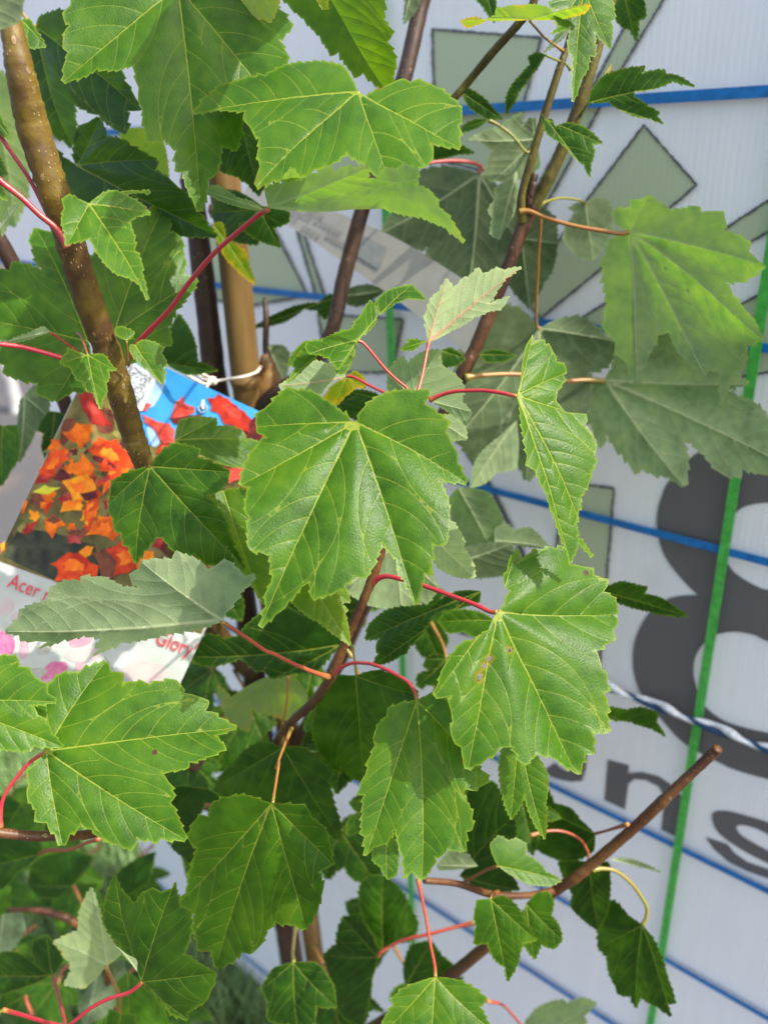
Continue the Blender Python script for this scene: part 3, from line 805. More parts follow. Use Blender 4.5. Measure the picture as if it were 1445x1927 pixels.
# top
A('0: 968,-70b 800,-130 600,-110 420,-40 400,0 390,50 345,90 385,150 350,215 345,270 370,285 335,420t 455,405 530,365 620,380 730,355 755,480 750,540 775,590 780,680 800,760 890,745 955,800 955,915 990,910 1010,990 1085,1095t 1130,950 1175,920 1205,780 1290,810 1320,640 1400,610 1510,560t 1500,430 1570,330 1520,215 1595,140 1520,40 1450,-60 1300,-120 1100,-110', .315, .15, -.12, .52, dust=.15, puff=.0025, pet='0: 1000,-200 1080,-330', ze=.34)
A('1: 560,505b 490,385 360,350 270,350 190,345 60,385 -97,380 -177,385 -260,425 -347,500t -200,515 -60,555 -70,600 -30,650 20,700 15,780 20,800 0,870t 100,865 215,885 330,855 430,835 500,795 580,830 620,860 690,880 750,915t 800,890 860,860 935,865 975,825 960,750 1125,745t 1110,660 1125,590 1060,540 985,495 960,480 910,460 840,465 800,445 740,465 680,490 600,525', .30, .10, -.75, .55, dust=.12, puff=.0030, droop=.16, pet='1: 572,520 600,545 660,560', ze=.37, red=.3)
A('1: 250,-330b 100,-200 120,-60 180,20 260,100 340,190 410,300 440,280 530,415 560,390 665,490t 715,460 710,400 735,310 700,220 730,180 690,100 700,0 720,-100 640,-230 450,-320', .36, -.75, .30, .62, spots=.10, dust=.05)
A('0: 1420,-260b 1300,-180 1240,-20 1300,60 1360,165t 1390,110 1440,95 1480,120 1522,20 1530,-60 1480,-200', .30, -.9, 1.2, .9, side='u', spots=.1)
A('1: 300,-60b 320,-20 345,10 370,52t 398,50 395,10 380,-50', .34, 0, .2, .92)
A('0: -120,-60b -60,-120 60,-110 150,-20 135,20 125,120 60,150 0,165t -100,140', .24, -.2, .1, .30, side='u', dust=0)
# long curled leaf seen from below
A('1: 75,1135b 50,1020 55,985 100,1010 110,960 150,985 160,940 215,890t 250,965 345,935 400,895 430,940 480,910 515,890 540,910 620,905t 610,990 660,980 700,920 760,930 800,900 890,925 880,1010 950,1025 1000,1080 1005,1105 1070,1150 1150,1240t 1040,1195 900,1165 700,1145n 400,1145n 150,1140n', .287, -.3, 1.5, .68, side='u', puff=.0024, wave=.0022, dust=0, pet='F: 480,410 405,475 350,540 320,582 265,640 248,672', ze=.345, red=1.0, pr=7)
A('1: 690,985b 700,930 760,910 890,925t 880,1010 830,1000 760,1005n', .284, -.2, .6, .35, side='u', dust=0)
# unseen leaf added above the frame to shade part of the big top leaf
def shade(px, py, z, dist, size, **k):
    sc = Vector((wx.dot(Vector((0, 0, 0))), 0, 0))
    q = W(px, py, z) + SUN_DIR * dist - CAM_POS
    c = Vector((X.dot(q), -Y.dot(q), -Z.dot(q))); pz = c.z
    s_ = Vector((X.dot(SUN_DIR), -Y.dot(SUN_DIR), -Z.dot(SUN_DIR)))
    kind_leaf(SAP, CX + c.x / pz * FPX, CY + c.y / pz * FPX, size / pz * FPX, 200, pz, tx=-s_.x / s_.z * .6, ty=-s_.y / s_.z * .6, tone=.5, **k)
shade(462, 95, .315, .13, .052, seed=71)
# leaf stalks reaching in from the left edge
A('0: -150,560b -260,480 -330,560t -280,700 -180,660', .30, .2, -.3, .5, pet='0: -60,640 0,735 100,880 160,970 210,1062 260,1150', ze=.302, red=1.0, pr=6)
A('0: -120,890b -200,850 -300,900t -260,1020 -150,980', .285, .2, -.3, .5, pet='0: -40,945 30,1005 120,1075 220,1170 300,1235 350,1305 375,1345', ze=.300, red=.95, pr=9)
A('3: -130,470b -200,430 -300,500t -240,600 -150,540', .30, .2, -.3, .5, pet='3: -60,478 0,484 120,500 240,530 340,560 430,590 510,620', ze=.318, red=1.0, pr=7)
# around the left branch
A('0: 485,1110b 430,1090 375,1065 340,1105 350,1140 335,1200 350,1260 365,1330t 400,1320 490,1310 540,1400 600,1470 650,1495 700,1500 760,1520 810,1592t 775,1470 770,1420 735,1370 730,1290 700,1220 740,1190 820,1160t 750,1100 700,1075 650,1050 600,1040 540,1070', .285, .35, -.55, .50, dust=1.0, puff=.003, pet='0: 470,1160 430,1260 390,1320', ze=.302, red=.3)
A('0: 640,1052b 700,1040 760,1038 815,1025t 822,1045 800,1062 780,1045 720,1055 680,1064', .30, .2, -.6, .6, dust=0)
A('3: 620,430b 560,330 520,200 480,60 560,-60 700,-200 760,-250 800,-285 890,-320t 905,-260 925,-250 925,-140 985,-110 1000,0 1015,20 1000,100 1075,120t 1040,200 960,310 920,400 935,490t 850,510 700,610 640,560', .365, .25, -.25, .48, dust=.3, puff=.003)
A('3: 480,470b 450,300 350,60 300,-150 260,-165 215,-180 170,-200t 145,-120 165,-60 180,0 220,70 60,30 50,80 0,60 -60,140 -120,330t -60,420 0,450 10,520 0,600 40,620 30,660 110,690 205,700 210,760 290,780t 400,740 450,755 490,690 500,540', .37, .05, -.35, .46, dust=.1, puff=.0035)
A('3: 480,545b 420,530 365,510 370,535 345,550 330,590t 390,620 420,690 450,695 480,745 510,750 545,825t 560,780 585,745 580,700 600,665 590,630 635,630t 600,590 570,550 520,540', .315, .2, -.5, .56, dust=.2, pet='3: 465,500 440,440 420,425', ze=.335, red=.7, pr=2.6)
A('3: 735,490b 710,490 710,530 770,600 820,630 850,660 885,690t 900,640 895,605 915,595 880,530 895,505 850,480 800,465 760,470', .325, .2, -.4, .58, dust=.5, pet='3: 720,540 700,600', ze=.338, red=.2, pr=2.6)
A('3: 690,465b 650,450 625,420 630,390 670,385 735,420t 725,450', .33, .2, -.4, .55, pet='3: 695,530 698,600', ze=.338, red=.5, pr=2.6)
A('3: 275,418b 240,390 150,430 50,465 0,460 -40,480t 20,482 100,472 200,445', .33, .1, .9, .55, side='u', pet='3: 320,450 390,500 440,540', ze=.34, red=.95, pr=3)
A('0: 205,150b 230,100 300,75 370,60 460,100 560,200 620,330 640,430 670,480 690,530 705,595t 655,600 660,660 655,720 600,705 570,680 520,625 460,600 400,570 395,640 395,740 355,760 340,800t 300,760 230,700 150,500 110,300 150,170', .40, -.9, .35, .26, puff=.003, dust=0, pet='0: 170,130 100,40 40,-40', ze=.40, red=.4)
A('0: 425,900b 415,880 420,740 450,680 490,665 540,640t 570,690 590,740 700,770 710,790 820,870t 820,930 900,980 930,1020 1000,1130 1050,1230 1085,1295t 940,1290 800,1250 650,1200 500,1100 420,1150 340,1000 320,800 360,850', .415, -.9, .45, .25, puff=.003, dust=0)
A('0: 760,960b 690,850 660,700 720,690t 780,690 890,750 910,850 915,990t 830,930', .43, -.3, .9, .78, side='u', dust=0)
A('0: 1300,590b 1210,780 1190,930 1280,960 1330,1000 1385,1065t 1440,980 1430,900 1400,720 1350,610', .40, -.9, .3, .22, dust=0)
A('0: -60,500b 0,380 60,520 100,680 150,830 165,1070 130,1150 110,1215t 30,1200 -60,1100 -80,700', .50, -.2, .8, .72, side='u', dust=0)
A('0: -80,560b -30,590 0,610 20,660 60,740t 0,720 -60,700', .30, .2, -.3, .45)
A('0: -90,830b -40,830 0,850 40,940t 0,960 -50,950', .30, .2, -.3, .45)
A('0: -100,1000b -40,985 0,1000 40,1085t 0,1070 -50,1060', .30, .2, -.3, .5)
A('0: 118,110b 165,110 200,170 250,245t 165,260 140,200', .34, .2, -.3, .5)
A('0: 0,1240b 45,1130 110,1110t 80,1150 50,1200 10,1290', .33, .0, .4, .5, side='u')
A('0: 1450,1140b 1300,1040 1180,1030 1130,1150t 1170,1250 1260,1310 1400,1330t 1440,1240', .44, -.6, .2, .24, dust=0)
A('3: 950,1010b 975,900 1070,880 1180,880t 1180,930 1250,930 1320,950 1340,990 1410,1000t 1380,1060 1340,1150 1240,1150 1100,1100 1000,1040', .385, .3, -.45, .50, dust=.3)
A('3: 820,1150b 840,1120 880,1080 960,1025 1030,1035 1105,1060 1090,1100 1170,1130 1245,1180t 1240,1230 1190,1290 1140,1310 1190,1380 1220,1430 6: 1215,20 1235,110 1245,200 1290,325t 1180,300 1120,300 1050,240 1010,275 960,230 900,150 860,150 790,220 725,290t 700,200 675,195 665,125 630,120 620,50 590,20 580,0 3: 575,1360t 590,1290 600,1240 660,1200 740,1170', .345, -.32, .02, .44, dust=1.0, puff=.0025, pet='3: 812,1165 790,1210 800,1300', ze=.385, red=.2)
A('6: 1210,605b 1230,560 1300,460 1385,365t 1320,370 1210,290 1150,320 1110,340 1080,310 1010,270 930,240 915,280 760,285t 740,330 700,350 705,420 730,435 650,430 540,370 545,385 430,365 430,390 330,395 260,435 260,505 165,520 85,565 80,600 15,670t 90,690 90,720 180,725 240,730 190,765 340,715 450,690 550,700 500,760 530,765 490,800 650,730 900,680 1150,628', .305, -.25, .30, .54, side='u', droop=-.01, puff=.0024, dust=0, spots=.06, pet='6: 1260,640 1350,700 1445,765 7: 100,780 220,840 330,885 400,908', ze=.360, red=.66, pr=6)
# the central leaf
A('4: 545,910b 560,900 600,840 680,790 770,770 850,775 870,770 945,790 920,845 985,890 1055,950 1035,985 1070,1040 1100,1080 1105,1130 1155,1220t 1000,1225 1040,1300 1060,1390 7: 1055,70 1040,180 965,170 965,260 955,340 925,320 880,480t 840,400 770,240 690,165 660,250 600,360 540,345 460,420 310,470 295,375 250,400 180,470 155,510 100,540 10,600t 45,490 40,460 80,370 90,340 80,235 -32,215 -35,130 -30,60 4: -27,1445 -52,1370 -30,1260 -87,1240t -60,1150 10,1040 60,990 40,970 5,950 0,910t 0,870 50,820 90,790 160,730 240,740 330,760 380,800 450,850 520,902', .298, .02, -.42, .53, dust=.75, puff=.0042, droop=.10, wave=.002, pet='4: 590,890 680,850 800,790', ze=.325, red=.6)
A('6: 1215,-105b 1140,-80 1190,-10 1240,100 1210,130 1260,220 1330,360 1380,410 1440,500t 1500,420 1480,200 1450,0 1350,-100 1290,-115', .345, .2, -.3, .66, dust=.1)
A('7: 290,375b 180,480 250,550 360,610 430,670 520,725t 510,640 490,560 510,540 460,500 520,490t 490,410 400,390', .33, .1, -.4, .72, dust=.05)
A('7: 470,730b 480,700 400,640 250,560 100,510 6: 1280,690 1210,710 1130,680 1040,730 1000,820t 1060,860 1150,860 1290,815 1330,835 1400,880 7: 50,880 90,920t 200,890 340,870 420,780', .42, -.2, .1, .24, dust=0, pet='7: 500,760 530,800', ze=.42, red=.2)
A('7: 1230,440b 1100,440 950,520 820,530 680,550 560,640 545,720t 640,710 620,750 640,790 605,860t 690,840 770,800 800,790 830,740 890,690 920,640 960,580 1010,550 1220,500', .345, -.5, -.0, .34, dust=.1, fold=-.3)
# the spotted leaf at right
A('8: -25,555b 0,520 15,470 40,440 10,400 5,345 30,330 40,270 95,205t 115,260 160,225 230,210 300,205 370,200 375,290 440,300 510,330 510,350 590,385 560,440 630,485 645,560t 635,620 600,650 605,690 540,740 475,770 510,830 515,870 540,880 545,940 570,985 530,1000 565,1105 550,1110 565,1210 475,1205 490,1330 450,1330 425,1440t 380,1410 300,1360 250,1340 180,1320 120,1390 60,1290 7: 1345,1290 1290,1350 1200,1410t 1160,1340 1150,1290 1110,1270 1085,1220 1090,1150 1080,1090 1080,1010 1000,1010t 1010,930 1030,850 1060,800 1130,720 1200,700 1270,650 1290,600', .300, .32, -.30, .55, dust=.5, puff=.0045, wave=.0028, spots=.14, holes=[(480+1280*SC,960+805*SC,3.2,5,.4),(480+1252*SC,960+845*SC,3.6,5.2,.5),(480+1225*SC,960+906*SC,4,8,.5),(480+1385*SC,960+762*SC,3,4.6,.4)], pet='7: 1270,550 1200,515 1080,470 920,412 800,378 720,360 670,370 640,395', ze=.344, red=1.0, pr=6.5, label='glossy leaf with small holes and brown scars')
A('7: 880,1035b 830,1045 720,1080 715,1120 660,1180 640,1240 650,1280 610,1400 A: 600,80 560,200 590,200 580,300 575,380 560,410 590,430 600,535t 640,490 700,470 765,390 800,540 820,660 850,620 910,660t 960,600 990,560 980,540 1040,510 1050,490 1140,510 1150,400 1180,390 1170,270 1130,200 1140,170 1215,160 1270,110t 1180,20 7: 1150,1300 1090,1100 1050,1040 1000,1005 920,1015', .315, -.05, -.38, .58, dust=.15, puff=.0028, pet='7: 868,990 830,935 740,880 660,845 600,832 520,833 455,865 430,890', ze=.360, red=.9, pr=5.2)
A('7: 550,900b 450,890 400,960 340,1100 310,1220 330,1300 380,1400 440,1450 A: 440,60 480,110 545,165t 600,120 660,60 7: 800,1250 850,1130 860,1010t 840,960 750,890 650,868', .385, -.85, .15, .40, dust=0, puff=.003, pet='7: 545,840 535,780 528,735', ze=.385, red=.2, pr=4)
A('A: 95,245b 50,220 -30,190 -120,200 9: 1180,230 1150,310 1080,320 1020,430 1070,490 1030,600 1000,690 980,750 920,825t 1000,850 1030,870 1020,970 1040,1090 1095,1085 1105,1190t 1200,1150 1280,1085 1330,1090 1360,1070 1400,1030 A: 50,950 100,895 200,910 265,935t 330,850 370,740 380,700 350,620 410,590t 400,490 385,390 320,320 290,260 160,240', .345, -.50, -.05, .52, dust=.08, puff=.003, pet='A: 105,190 118,110 130,20 7: 115,1400 160,1280 200,1185', ze=.392, red=.45, pr=4)
A('7: 155,1290b 60,1250 0,1270 -80,1320 -140,1400 9: 1210,60 1140,170t 1100,230 1150,330 1260,460 A: 20,480 200,520 380,440 440,480t 430,250 410,120 440,80 7: 440,1440 350,1330 250,1280', .42, -.85, .15, .40, dust=0, pet='7: 150,1200 150,1150 165,1100 178,980 180,900', ze=.41, red=.4, pr=3.4)
# left lower
A('6: 255,1310b 210,1220 150,1080 170,1060 260,990 330,900 430,890 490,850 570,820t 610,880 660,885 675,960 750,935 820,950 890,930 960,920 1000,990 1060,1000 1130,1040 1110,1080 1180,1110 1275,1165t 1160,1215 1225,1285 1120,1345 1030,1370 1030,1400 9: 880,75 920,130 950,210 925,240 970,330 1000,440t 870,435 860,450 740,430 720,500 640,470 560,440 500,390 440,355 380,410 330,470t 290,410 250,350 210,350 195,280 155,195 165,150 160,90 230,0', .305, .02, -.50, .54, dust=.9, puff=.0035, spots=.12, pet='6: 200,1345 150,1385 9: 100,95 50,160 15,235 5,320 5,375', ze=.306, red=.95, pr=5.5)
A('6: -330,1050b -250,850 -100,760 0,800 100,795 110,850 170,870 190,910 250,950 250,990 290,1035t 160,1060 200,1110 240,1150 270,1210 320,1285t 170,1280 160,1305 0,1300 -100,1330 -300,1250', .295, .1, -.35, .55, dust=.5, puff=.003)
A('9: 775,1215b 745,1130 640,1010 570,940 550,840 560,720 580,660t 620,730 700,800 720,790 760,740 800,720 840,750 880,740 890,710t 920,770 950,830 1000,850 1020,930 1020,1010 990,1070 1060,1120 1140,1200t 1130,1280 1120,1320 1020,1380 1025,1425t 950,1390 870,1300 810,1240', .31, -.75, .15, .44, dust=0, puff=.003, pet='9: 750,1240 700,1275 600,1305 500,1355 430,1410 380,1450 300,1520', ze=.33, red=.97, pr=5.5)
A('9: 770,1190b 720,1120 640,1010n 690,1060n 740,1090n 765,1140', .312, .2, .3, .5, side='u')
A('9: 1240,230b 1150,160 1070,150 930,150 940,330 1000,430 900,440 900,520 940,560 990,610t 1060,500 1010,420 1080,320 1120,240', .42, -.5, .2, .2, dust=0)
A('A: 720,430b 640,480 640,560 680,590 720,660t 770,640 780,560 775,450', .35, .1, -.3, .55)
# lower centre, out of focus
A('A: 210,1110b 110,1130 70,1190 35,1255t 70,1330 60,1440 170,1460 220,1540t 300,1480 330,1360 430,1370t 420,1250 370,1150 320,1100', .46, -.3, -.1, .30, dust=0, pet='A: 205,1060 215,960 225,900', ze=.55, red=.2)
A('A: 670,1080b 660,1000 620,930 560,850 470,870t 440,1010 350,1090t 430,1250 430,1370 480,1440 560,1480t 600,1420 640,1200', .50, -.7, .1, .25, dust=0, pet='A: 690,1050 800,990 950,955 1100,915 1190,895', ze=.50, red=.75, pr=5)
A('A: 700,1060b 640,960 560,790 560,700 600,650 680,660t 760,700 830,800 880,900t 870,980 760,1000', .52, -.5, .1, .33, dust=0)
A('A: 980,1190b 870,1220 780,1270 740,1320 750,1340 690,1440 640,1560t 760,1640 950,1760t 1150,1660 1280,1480t 1260,1420 1220,1350 1260,1310 1180,1240 1090,1200', .37, -.05, -.45, .55, dust=.05, pet='A: 975,1120 950,1000 925,850 900,730 885,660', ze=.41, red=.75, pr=4.6)
A('A: 1280,765b 1210,760 1190,830 1200,900 1190,1010 1260,1000 1300,1100 1360,1160 1375,1250t 1420,1150 1440,1060 1450,1000 1529,990t 1480,900 1440,820 1400,770 1340,735', .40, -.1, .1, .48, dust=.1, pet='A: 1290,735 1320,725', ze=.45, red=.5, pr=3.5)
A('B: 130,790b 190,720 250,720 280,770 265,850 310,910 325,1000t 280,1050 210,1020 175,1110t 110,1010 90,930', .425, -.2, .0, .45, dust=.1)
A('B: -24,585b -65,500 -70,470 -20,420 30,450 80,435 130,470 125,520 200,570 240,620 330,665t 270,690 180,690 90,660', .41, .1, -.4, .52, dust=.1, pet='A: 1260,605 1180,650 1130,680', ze=.445, red=.6, pr=4)
A('B: 90,-140b 20,-100 -20,0 0,200 50,340t 100,260 120,200 160,330 235,450t 245,350 235,250 250,100 200,0 120,-100', .335, -.05, -.15, .55, dust=.2)
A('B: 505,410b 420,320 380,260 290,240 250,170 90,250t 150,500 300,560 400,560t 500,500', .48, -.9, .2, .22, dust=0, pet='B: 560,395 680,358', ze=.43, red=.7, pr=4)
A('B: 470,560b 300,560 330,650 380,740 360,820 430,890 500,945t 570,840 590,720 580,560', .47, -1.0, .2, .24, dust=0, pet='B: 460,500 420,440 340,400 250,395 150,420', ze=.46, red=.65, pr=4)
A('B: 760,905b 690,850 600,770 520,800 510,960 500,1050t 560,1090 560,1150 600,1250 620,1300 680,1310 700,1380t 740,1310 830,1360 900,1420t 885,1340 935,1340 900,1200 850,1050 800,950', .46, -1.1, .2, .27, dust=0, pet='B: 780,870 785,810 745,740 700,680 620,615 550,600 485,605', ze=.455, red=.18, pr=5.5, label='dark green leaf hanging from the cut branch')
A('B: 590,552b 640,540 780,575 850,610t 780,592 650,562', .50, 0, 0, .4, side='u')
A('B: 160,1560b 120,1450 200,1340 330,1290 350,1310 430,1270 510,1295t 440,1380 460,1420 400,1520', .60, -.2, .2, .60, side='u', dust=0, pet='B: 100,1450 50,1390 0,1340 A: 1260,1320', ze=.52, red=.75, pr=4)
A('8: 470,430b 560,420 640,390 720,410 780,430 760,465 850,490 930,550 990,605t 900,590 780,560 620,510 500,460', .44, -.9, .5, .24, dust=0)
A('8: 500,1070b 560,1060 680,1080 760,1070 840,1110 830,1160 870,1250t 800,1200 700,1150 560,1120', .46, -.8, .4, .30, dust=0)
A('A: 1110,640b 1180,560 1150,480 1120,300 1140,170 1260,150 1380,330t 1400,420 1350,560 1430,720t 1250,720', .49, -.9, .2, .20, dust=0)
A('A: 1210,590b 1140,510 1050,500 990,570t 1000,600', .46, -.2, .3, .40, side='u', dust=0)
A('A: 820,1240b 810,1130 840,1020 940,1010t 1010,1080 1120,1190t', .56, -.6, .2, .24, dust=0)
# folded leaf right of centre
A('5: 80,765b 95,700n 105,600n 130,490n 175,420t 180,470 240,450 240,480 260,470 280,520 290,575 350,590 365,630t 345,640 350,660 300,740n 295,790n 350,850n 460,860t 465,900 440,935 490,970 500,1000 515,1040 500,1090 515,1110 490,1180 480,1240 445,1300 440,1380 430,1445 8: 440,130 500,180 545,235t 450,160 420,270t 390,200 300,10 5: 310,1430 250,1290 180,1170 140,1150 135,1090 115,1000 90,830', .30, .35, -.28, .57, dust=.9, puff=.002, pet='5: 30,758 4: 1350,752 1260,738 1180,737 1080,742 1000,765 950,788', ze=.318, red=.95, pr=5.5)
A('4: 945,472b 930,400 925,320 935,290 960,230 1000,200 1040,135t 1080,185 1110,150 1140,115 1160,120 1215,70 1235,100 1265,95 1315,75 1350,90 1435,80t 1350,140 1310,200 1280,260 1340,240 1380,225 1340,290 1280,300 1200,330 1080,400', .325, .1, -.05, .62, side='u', dust=0, pink=1.0, pet='4: 935,520 920,600 900,690 875,770', ze=.318, red=.75, pr=4.6, label='pale young leaf held upright, underside showing')
A('4: 935,470b 900,465 820,460 835,475 785,510t 850,520 900,490', .326, -.2, -.3, .45)
A('4: 560,462b 540,490 500,560 450,620t 400,560 350,540 300,530t 270,500 280,470 360,460 430,430 500,410 530,400 560,340 580,310 630,230 650,250 710,180 790,140 855,120t 880,150 930,215t 840,220 760,250 680,310 655,270 660,360 590,430', .31, .1, -.75, .46, dust=.05, puff=.002, pet='4: 600,490 700,610 760,670 820,720 850,765', ze=.318, red=.85, pr=4.2)
A('4: 360,530b 260,500 250,520 200,590 215,610 175,680t 260,620', .315, .1, -.6, .5)
A('4: 560,475b 545,500 520,600 495,640t 470,650 440,620 480,580', .313, .3, -.1, .5)
A('4: 500,660b 420,600 330,575 220,620 225,660 140,720t 160,760 350,775 380,730 430,680', .335, -.1, -.1, .62, side='u', dust=0, pink=.6, pet='4: 540,665 620,708 690,742 750,765', ze=.322, red=.95, pr=4)
A('4: 500,665b 540,630 590,660 600,720t 550,720 490,770 430,820t 360,790 420,710', .35, -.2, -.2, .92, dust=0, spots=.2, label='small yellow leaf')
A('4: 700,790b 690,770 600,735 490,740t 430,830 500,880t 550,900 620,840', .36, -.6, .2, .25, dust=0)
A('4: 850,770b 780,780 720,740 720,650t 750,590 800,550 830,590 900,530 1000,515t 1010,600 1100,660 1140,720 1130,760 1130,800 1175,850t 1160,910 1050,850 960,790', .345, -.2, .15, .60, side='u', dust=0)
A('4: 930,860b 990,880 1080,865 1145,940 1150,1000t 1060,1010 980,940', .36, -.1, .1, .66, side='u', dust=0)
A('7: 930,110b 1000,20 1040,40 1090,80 1140,180 1130,210 1175,280 1185,370t 1100,370 1000,320 950,240', .35, .15, -.2, .68, side='u', dust=0)
A('7: 760,180b 700,240 620,350 540,370 490,420t 500,440 650,520 800,530t 920,520 1000,420t 950,330 860,230', .40, -.1, .1, .48, side='u', dust=0)
A('4: 440,230b 420,210 350,260 240,270 120,310 0,370 -60,400t 90,380 180,350 260,290 340,300 380,350t 420,300', .50, -.6, .3, .22, dust=0)
A('4: 480,220b 510,180 620,160 720,190t 640,240 560,280 500,270', .53, -.4, .3, .20, side='u', dust=0)
A('4: 330,570b 340,480 270,470 200,540 180,600t 300,580', .40, .0, -.3, .5)
A('4: 70,490b 150,490 190,540 170,690t 80,700 60,600', .56, -.4, .2, .25, side='u', dust=0)
# upper right
A('2: 150,112b 0,110 -80,100 -140,120 -195,130 -224,85t -150,75 -90,100 -35,75 -35,40 0,40 100,35 240,40 280,70 350,45 430,20 480,10t 450,60 280,108', .35, -.2, 2.4, .86, side='u', dust=0, puff=.001, wave=.0008, pet='2: 180,150 230,205 290,250 330,278', ze=.388, red=.35, pr=3.5)
A('2: 440,-60b 360,-40 290,0 245,20 255,40 300,60 280,120 320,130 270,170t 330,160 375,140 360,250 390,300 410,500t 440,400 470,360 480,290 510,300 510,230 500,170 540,210 590,250t 600,160 590,120 610,100 590,0 520,-60', .355, .15, -.35, .46, dust=.4, pet='2: 450,-110', ze=.37)
A('2: 660,-60b 600,-40 600,80 650,150 690,160 720,215t 740,110 780,90 770,0 720,-60', .40, -.7, .2, .34, dust=0, spots=.08)
A('2: 235,300b 200,285 140,310 150,350 100,400 30,480 10,530 5,605t 50,560 80,490 150,410 210,340', .38, -.6, .1, .33, spots=.2, dust=0, pet='2: 290,325 340,345 370,380', ze=.395, red=.1, pr=3)
A('2: 370,150b 300,180 270,230 230,290t 290,240 340,190', .39, -.5, .3, .32, side='u')
A('2: 468,560b 480,510 550,420 680,380 780,370 760,405 885,380 890,400 960,410 1040,455t 920,440 830,480 720,500 720,530 790,580 855,612 840,630 868,665t 800,640 720,635 640,600 580,560', .385, -.5, .1, .36, dust=.05, pet='2: 440,600 420,640', ze=.402, red=.1, pr=4)
A('2: 540,440b 590,350 605,345t 575,400', .40, 0, 0, .9, teeth=0)
A('2: 240,650b 215,620 225,690 250,740 310,770 350,800 390,850 440,880 470,940t 480,870 500,830 490,775 540,765t 480,710 420,680 340,670 285,690 270,650', .375, -.35, -.2, .34, dust=0)
A('1: 1520,760b 1530,640 1500,640t 1450,680 1450,610 1390,640 1330,690 1240,720 1160,770t 1230,770 1290,820 1260,900 1240,960 1300,990t 1480,960 1550,900', .44, -.3, .2, .36, side='u', dust=0, pet='1: 1480,830 1400,740 1320,680 1270,655', ze=.43, red=.15, pr=4)
A('1: 1420,930b 1390,960 1300,1030 1310,1080 1265,1150 1290,1190 1280,1280 1325,1310t 1350,1260 1400,1180 1430,1050', .43, -.2, .1, .42, side='u', dust=0, spots=.08)
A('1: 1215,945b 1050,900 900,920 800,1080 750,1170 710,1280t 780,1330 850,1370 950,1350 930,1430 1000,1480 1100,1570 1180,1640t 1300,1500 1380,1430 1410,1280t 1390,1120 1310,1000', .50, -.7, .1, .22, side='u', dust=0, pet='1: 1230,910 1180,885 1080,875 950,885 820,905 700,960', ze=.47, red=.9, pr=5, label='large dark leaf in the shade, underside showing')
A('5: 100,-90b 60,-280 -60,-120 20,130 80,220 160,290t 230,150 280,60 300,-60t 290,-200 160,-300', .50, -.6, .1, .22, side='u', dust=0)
A('5: 200,400b 300,345 420,335 500,380 560,440 620,470t 580,600 470,640 480,800 400,1000 250,1150 150,1215t 60,1050 -100,1150 -240,1000t -280,700 -200,400 -50,260 100,290', .475, -.45, .15, .30, side='u', dust=0, spots=.06, puff=.004, pet='5: 185,370 185,200 192,100 195,0 2: 205,1250 205,1170', ze=.425, red=.42, pr=4.5)
A('4: 1420,900b 1340,980 1220,1090 1180,1180 1175,1265t 1250,1240 1310,1180 1420,1160', .46, -.3, .1, .50, side='u', dust=0)
A('2: 450,1105b 400,1100 360,1130 400,1150 340,1240 330,1300 400,1390 490,1420t 550,1350 600,1250 600,1130 570,1080 500,1070', .46, -.2, .1, .42, side='u', dust=0, spots=.22, pet='2: 400,1085 320,1078 250,1092 205,1115', ze=.42, red=.12, pr=3.6)
A('2: 690,1260b 610,1220 605,1150 690,1140 690,1090 755,1080 805,1050t 850,1090 900,1130 920,1150 1000,1130 1075,1120 1080,1150 1140,1140 1210,1155 1205,1230 1270,1250 1355,1295 1345,1330 1400,1370 1440,1395t 5: 1400,40 1340,90 1215,125 1260,180 1320,250 1380,310 1415,405t 1330,450 1310,590 1270,590 1240,640 1195,770t 1190,600 1130,590 1110,620 1060,580 990,520 930,440 910,400 850,420 810,500 770,570 745,640t 690,550 640,520 620,450 550,390 570,260 545,100 550,0 2: 560,1380 590,1300 650,1280', .405, -.55, 1.0, .62, side='u', fold=-.10, puff=.0022, dust=0, spots=.12, wave=.002, pet='2: 640,1270 540,1255 400,1230 250,1190 150,1150 90,1150', ze=.414, red=.45, pr=6, label='yellowish green leaf with dark marks on its underside')
A('5: 555,685b 590,620 620,530 700,480 820,430 900,395 1000,450 1150,540 1330,690t 1200,720 1280,760 1380,800 1445,880 1560,940 1500,1000 1600,1150t 1445,1180 1380,1170 1300,1145 1300,1190 1180,1170 1100,1080 1030,1020 985,1010 1010,1100 990,1235t 900,1190 760,1160 740,1180 650,1080 560,980 540,1050 480,920 430,860 400,800 400,700 480,665', .47, -.4, .35, .56, side='u', fold=-.10, puff=.0030, dust=0, pet='5: 450,680 345,685 200,670 100,650 4: 1340,648 1230,655 1140,665', ze=.445, red=.4, pr=6.5, label='broad grey green leaf spread against the board, underside showing')
A('7: 1100,-120b 1050,-60 1080,90 1150,190 1280,170t 1360,120 1340,20 1260,-100', .46, -.5, .6, .55, side='u', dust=0)
A('8: -40,170b -40,100 20,70 60,110 150,90 260,195t 100,190', .46, -.2, .3, .46, side='u', dust=0)
A('7: 1130,280b 1130,210 1250,180 1400,180t 1420,250 1400,340 1250,370 1180,370', .47, -.4, .2, .30, side='u', dust=0)
A('7: 1300,600b 1240,560 1100,540 1020,560 990,610t 1050,670 1130,660 1220,700 1270,660', .40, -.2, -.1, .46, dust=0)
A('7: 100,900b -120,1000 6: 1190,940 1230,1050t 1280,1130 1370,1170t 1380,1080 7: 0,1080 100,1110 150,1130 220,1130 290,1050t 240,950 180,900', .47, -.4, .9, .78, side='u', dust=0)
A('3: 900,590b 880,520 920,420 960,320 1020,390 1060,480 1075,580 1170,630t 1020,650', .45, -.6, .3, .27, dust=0)
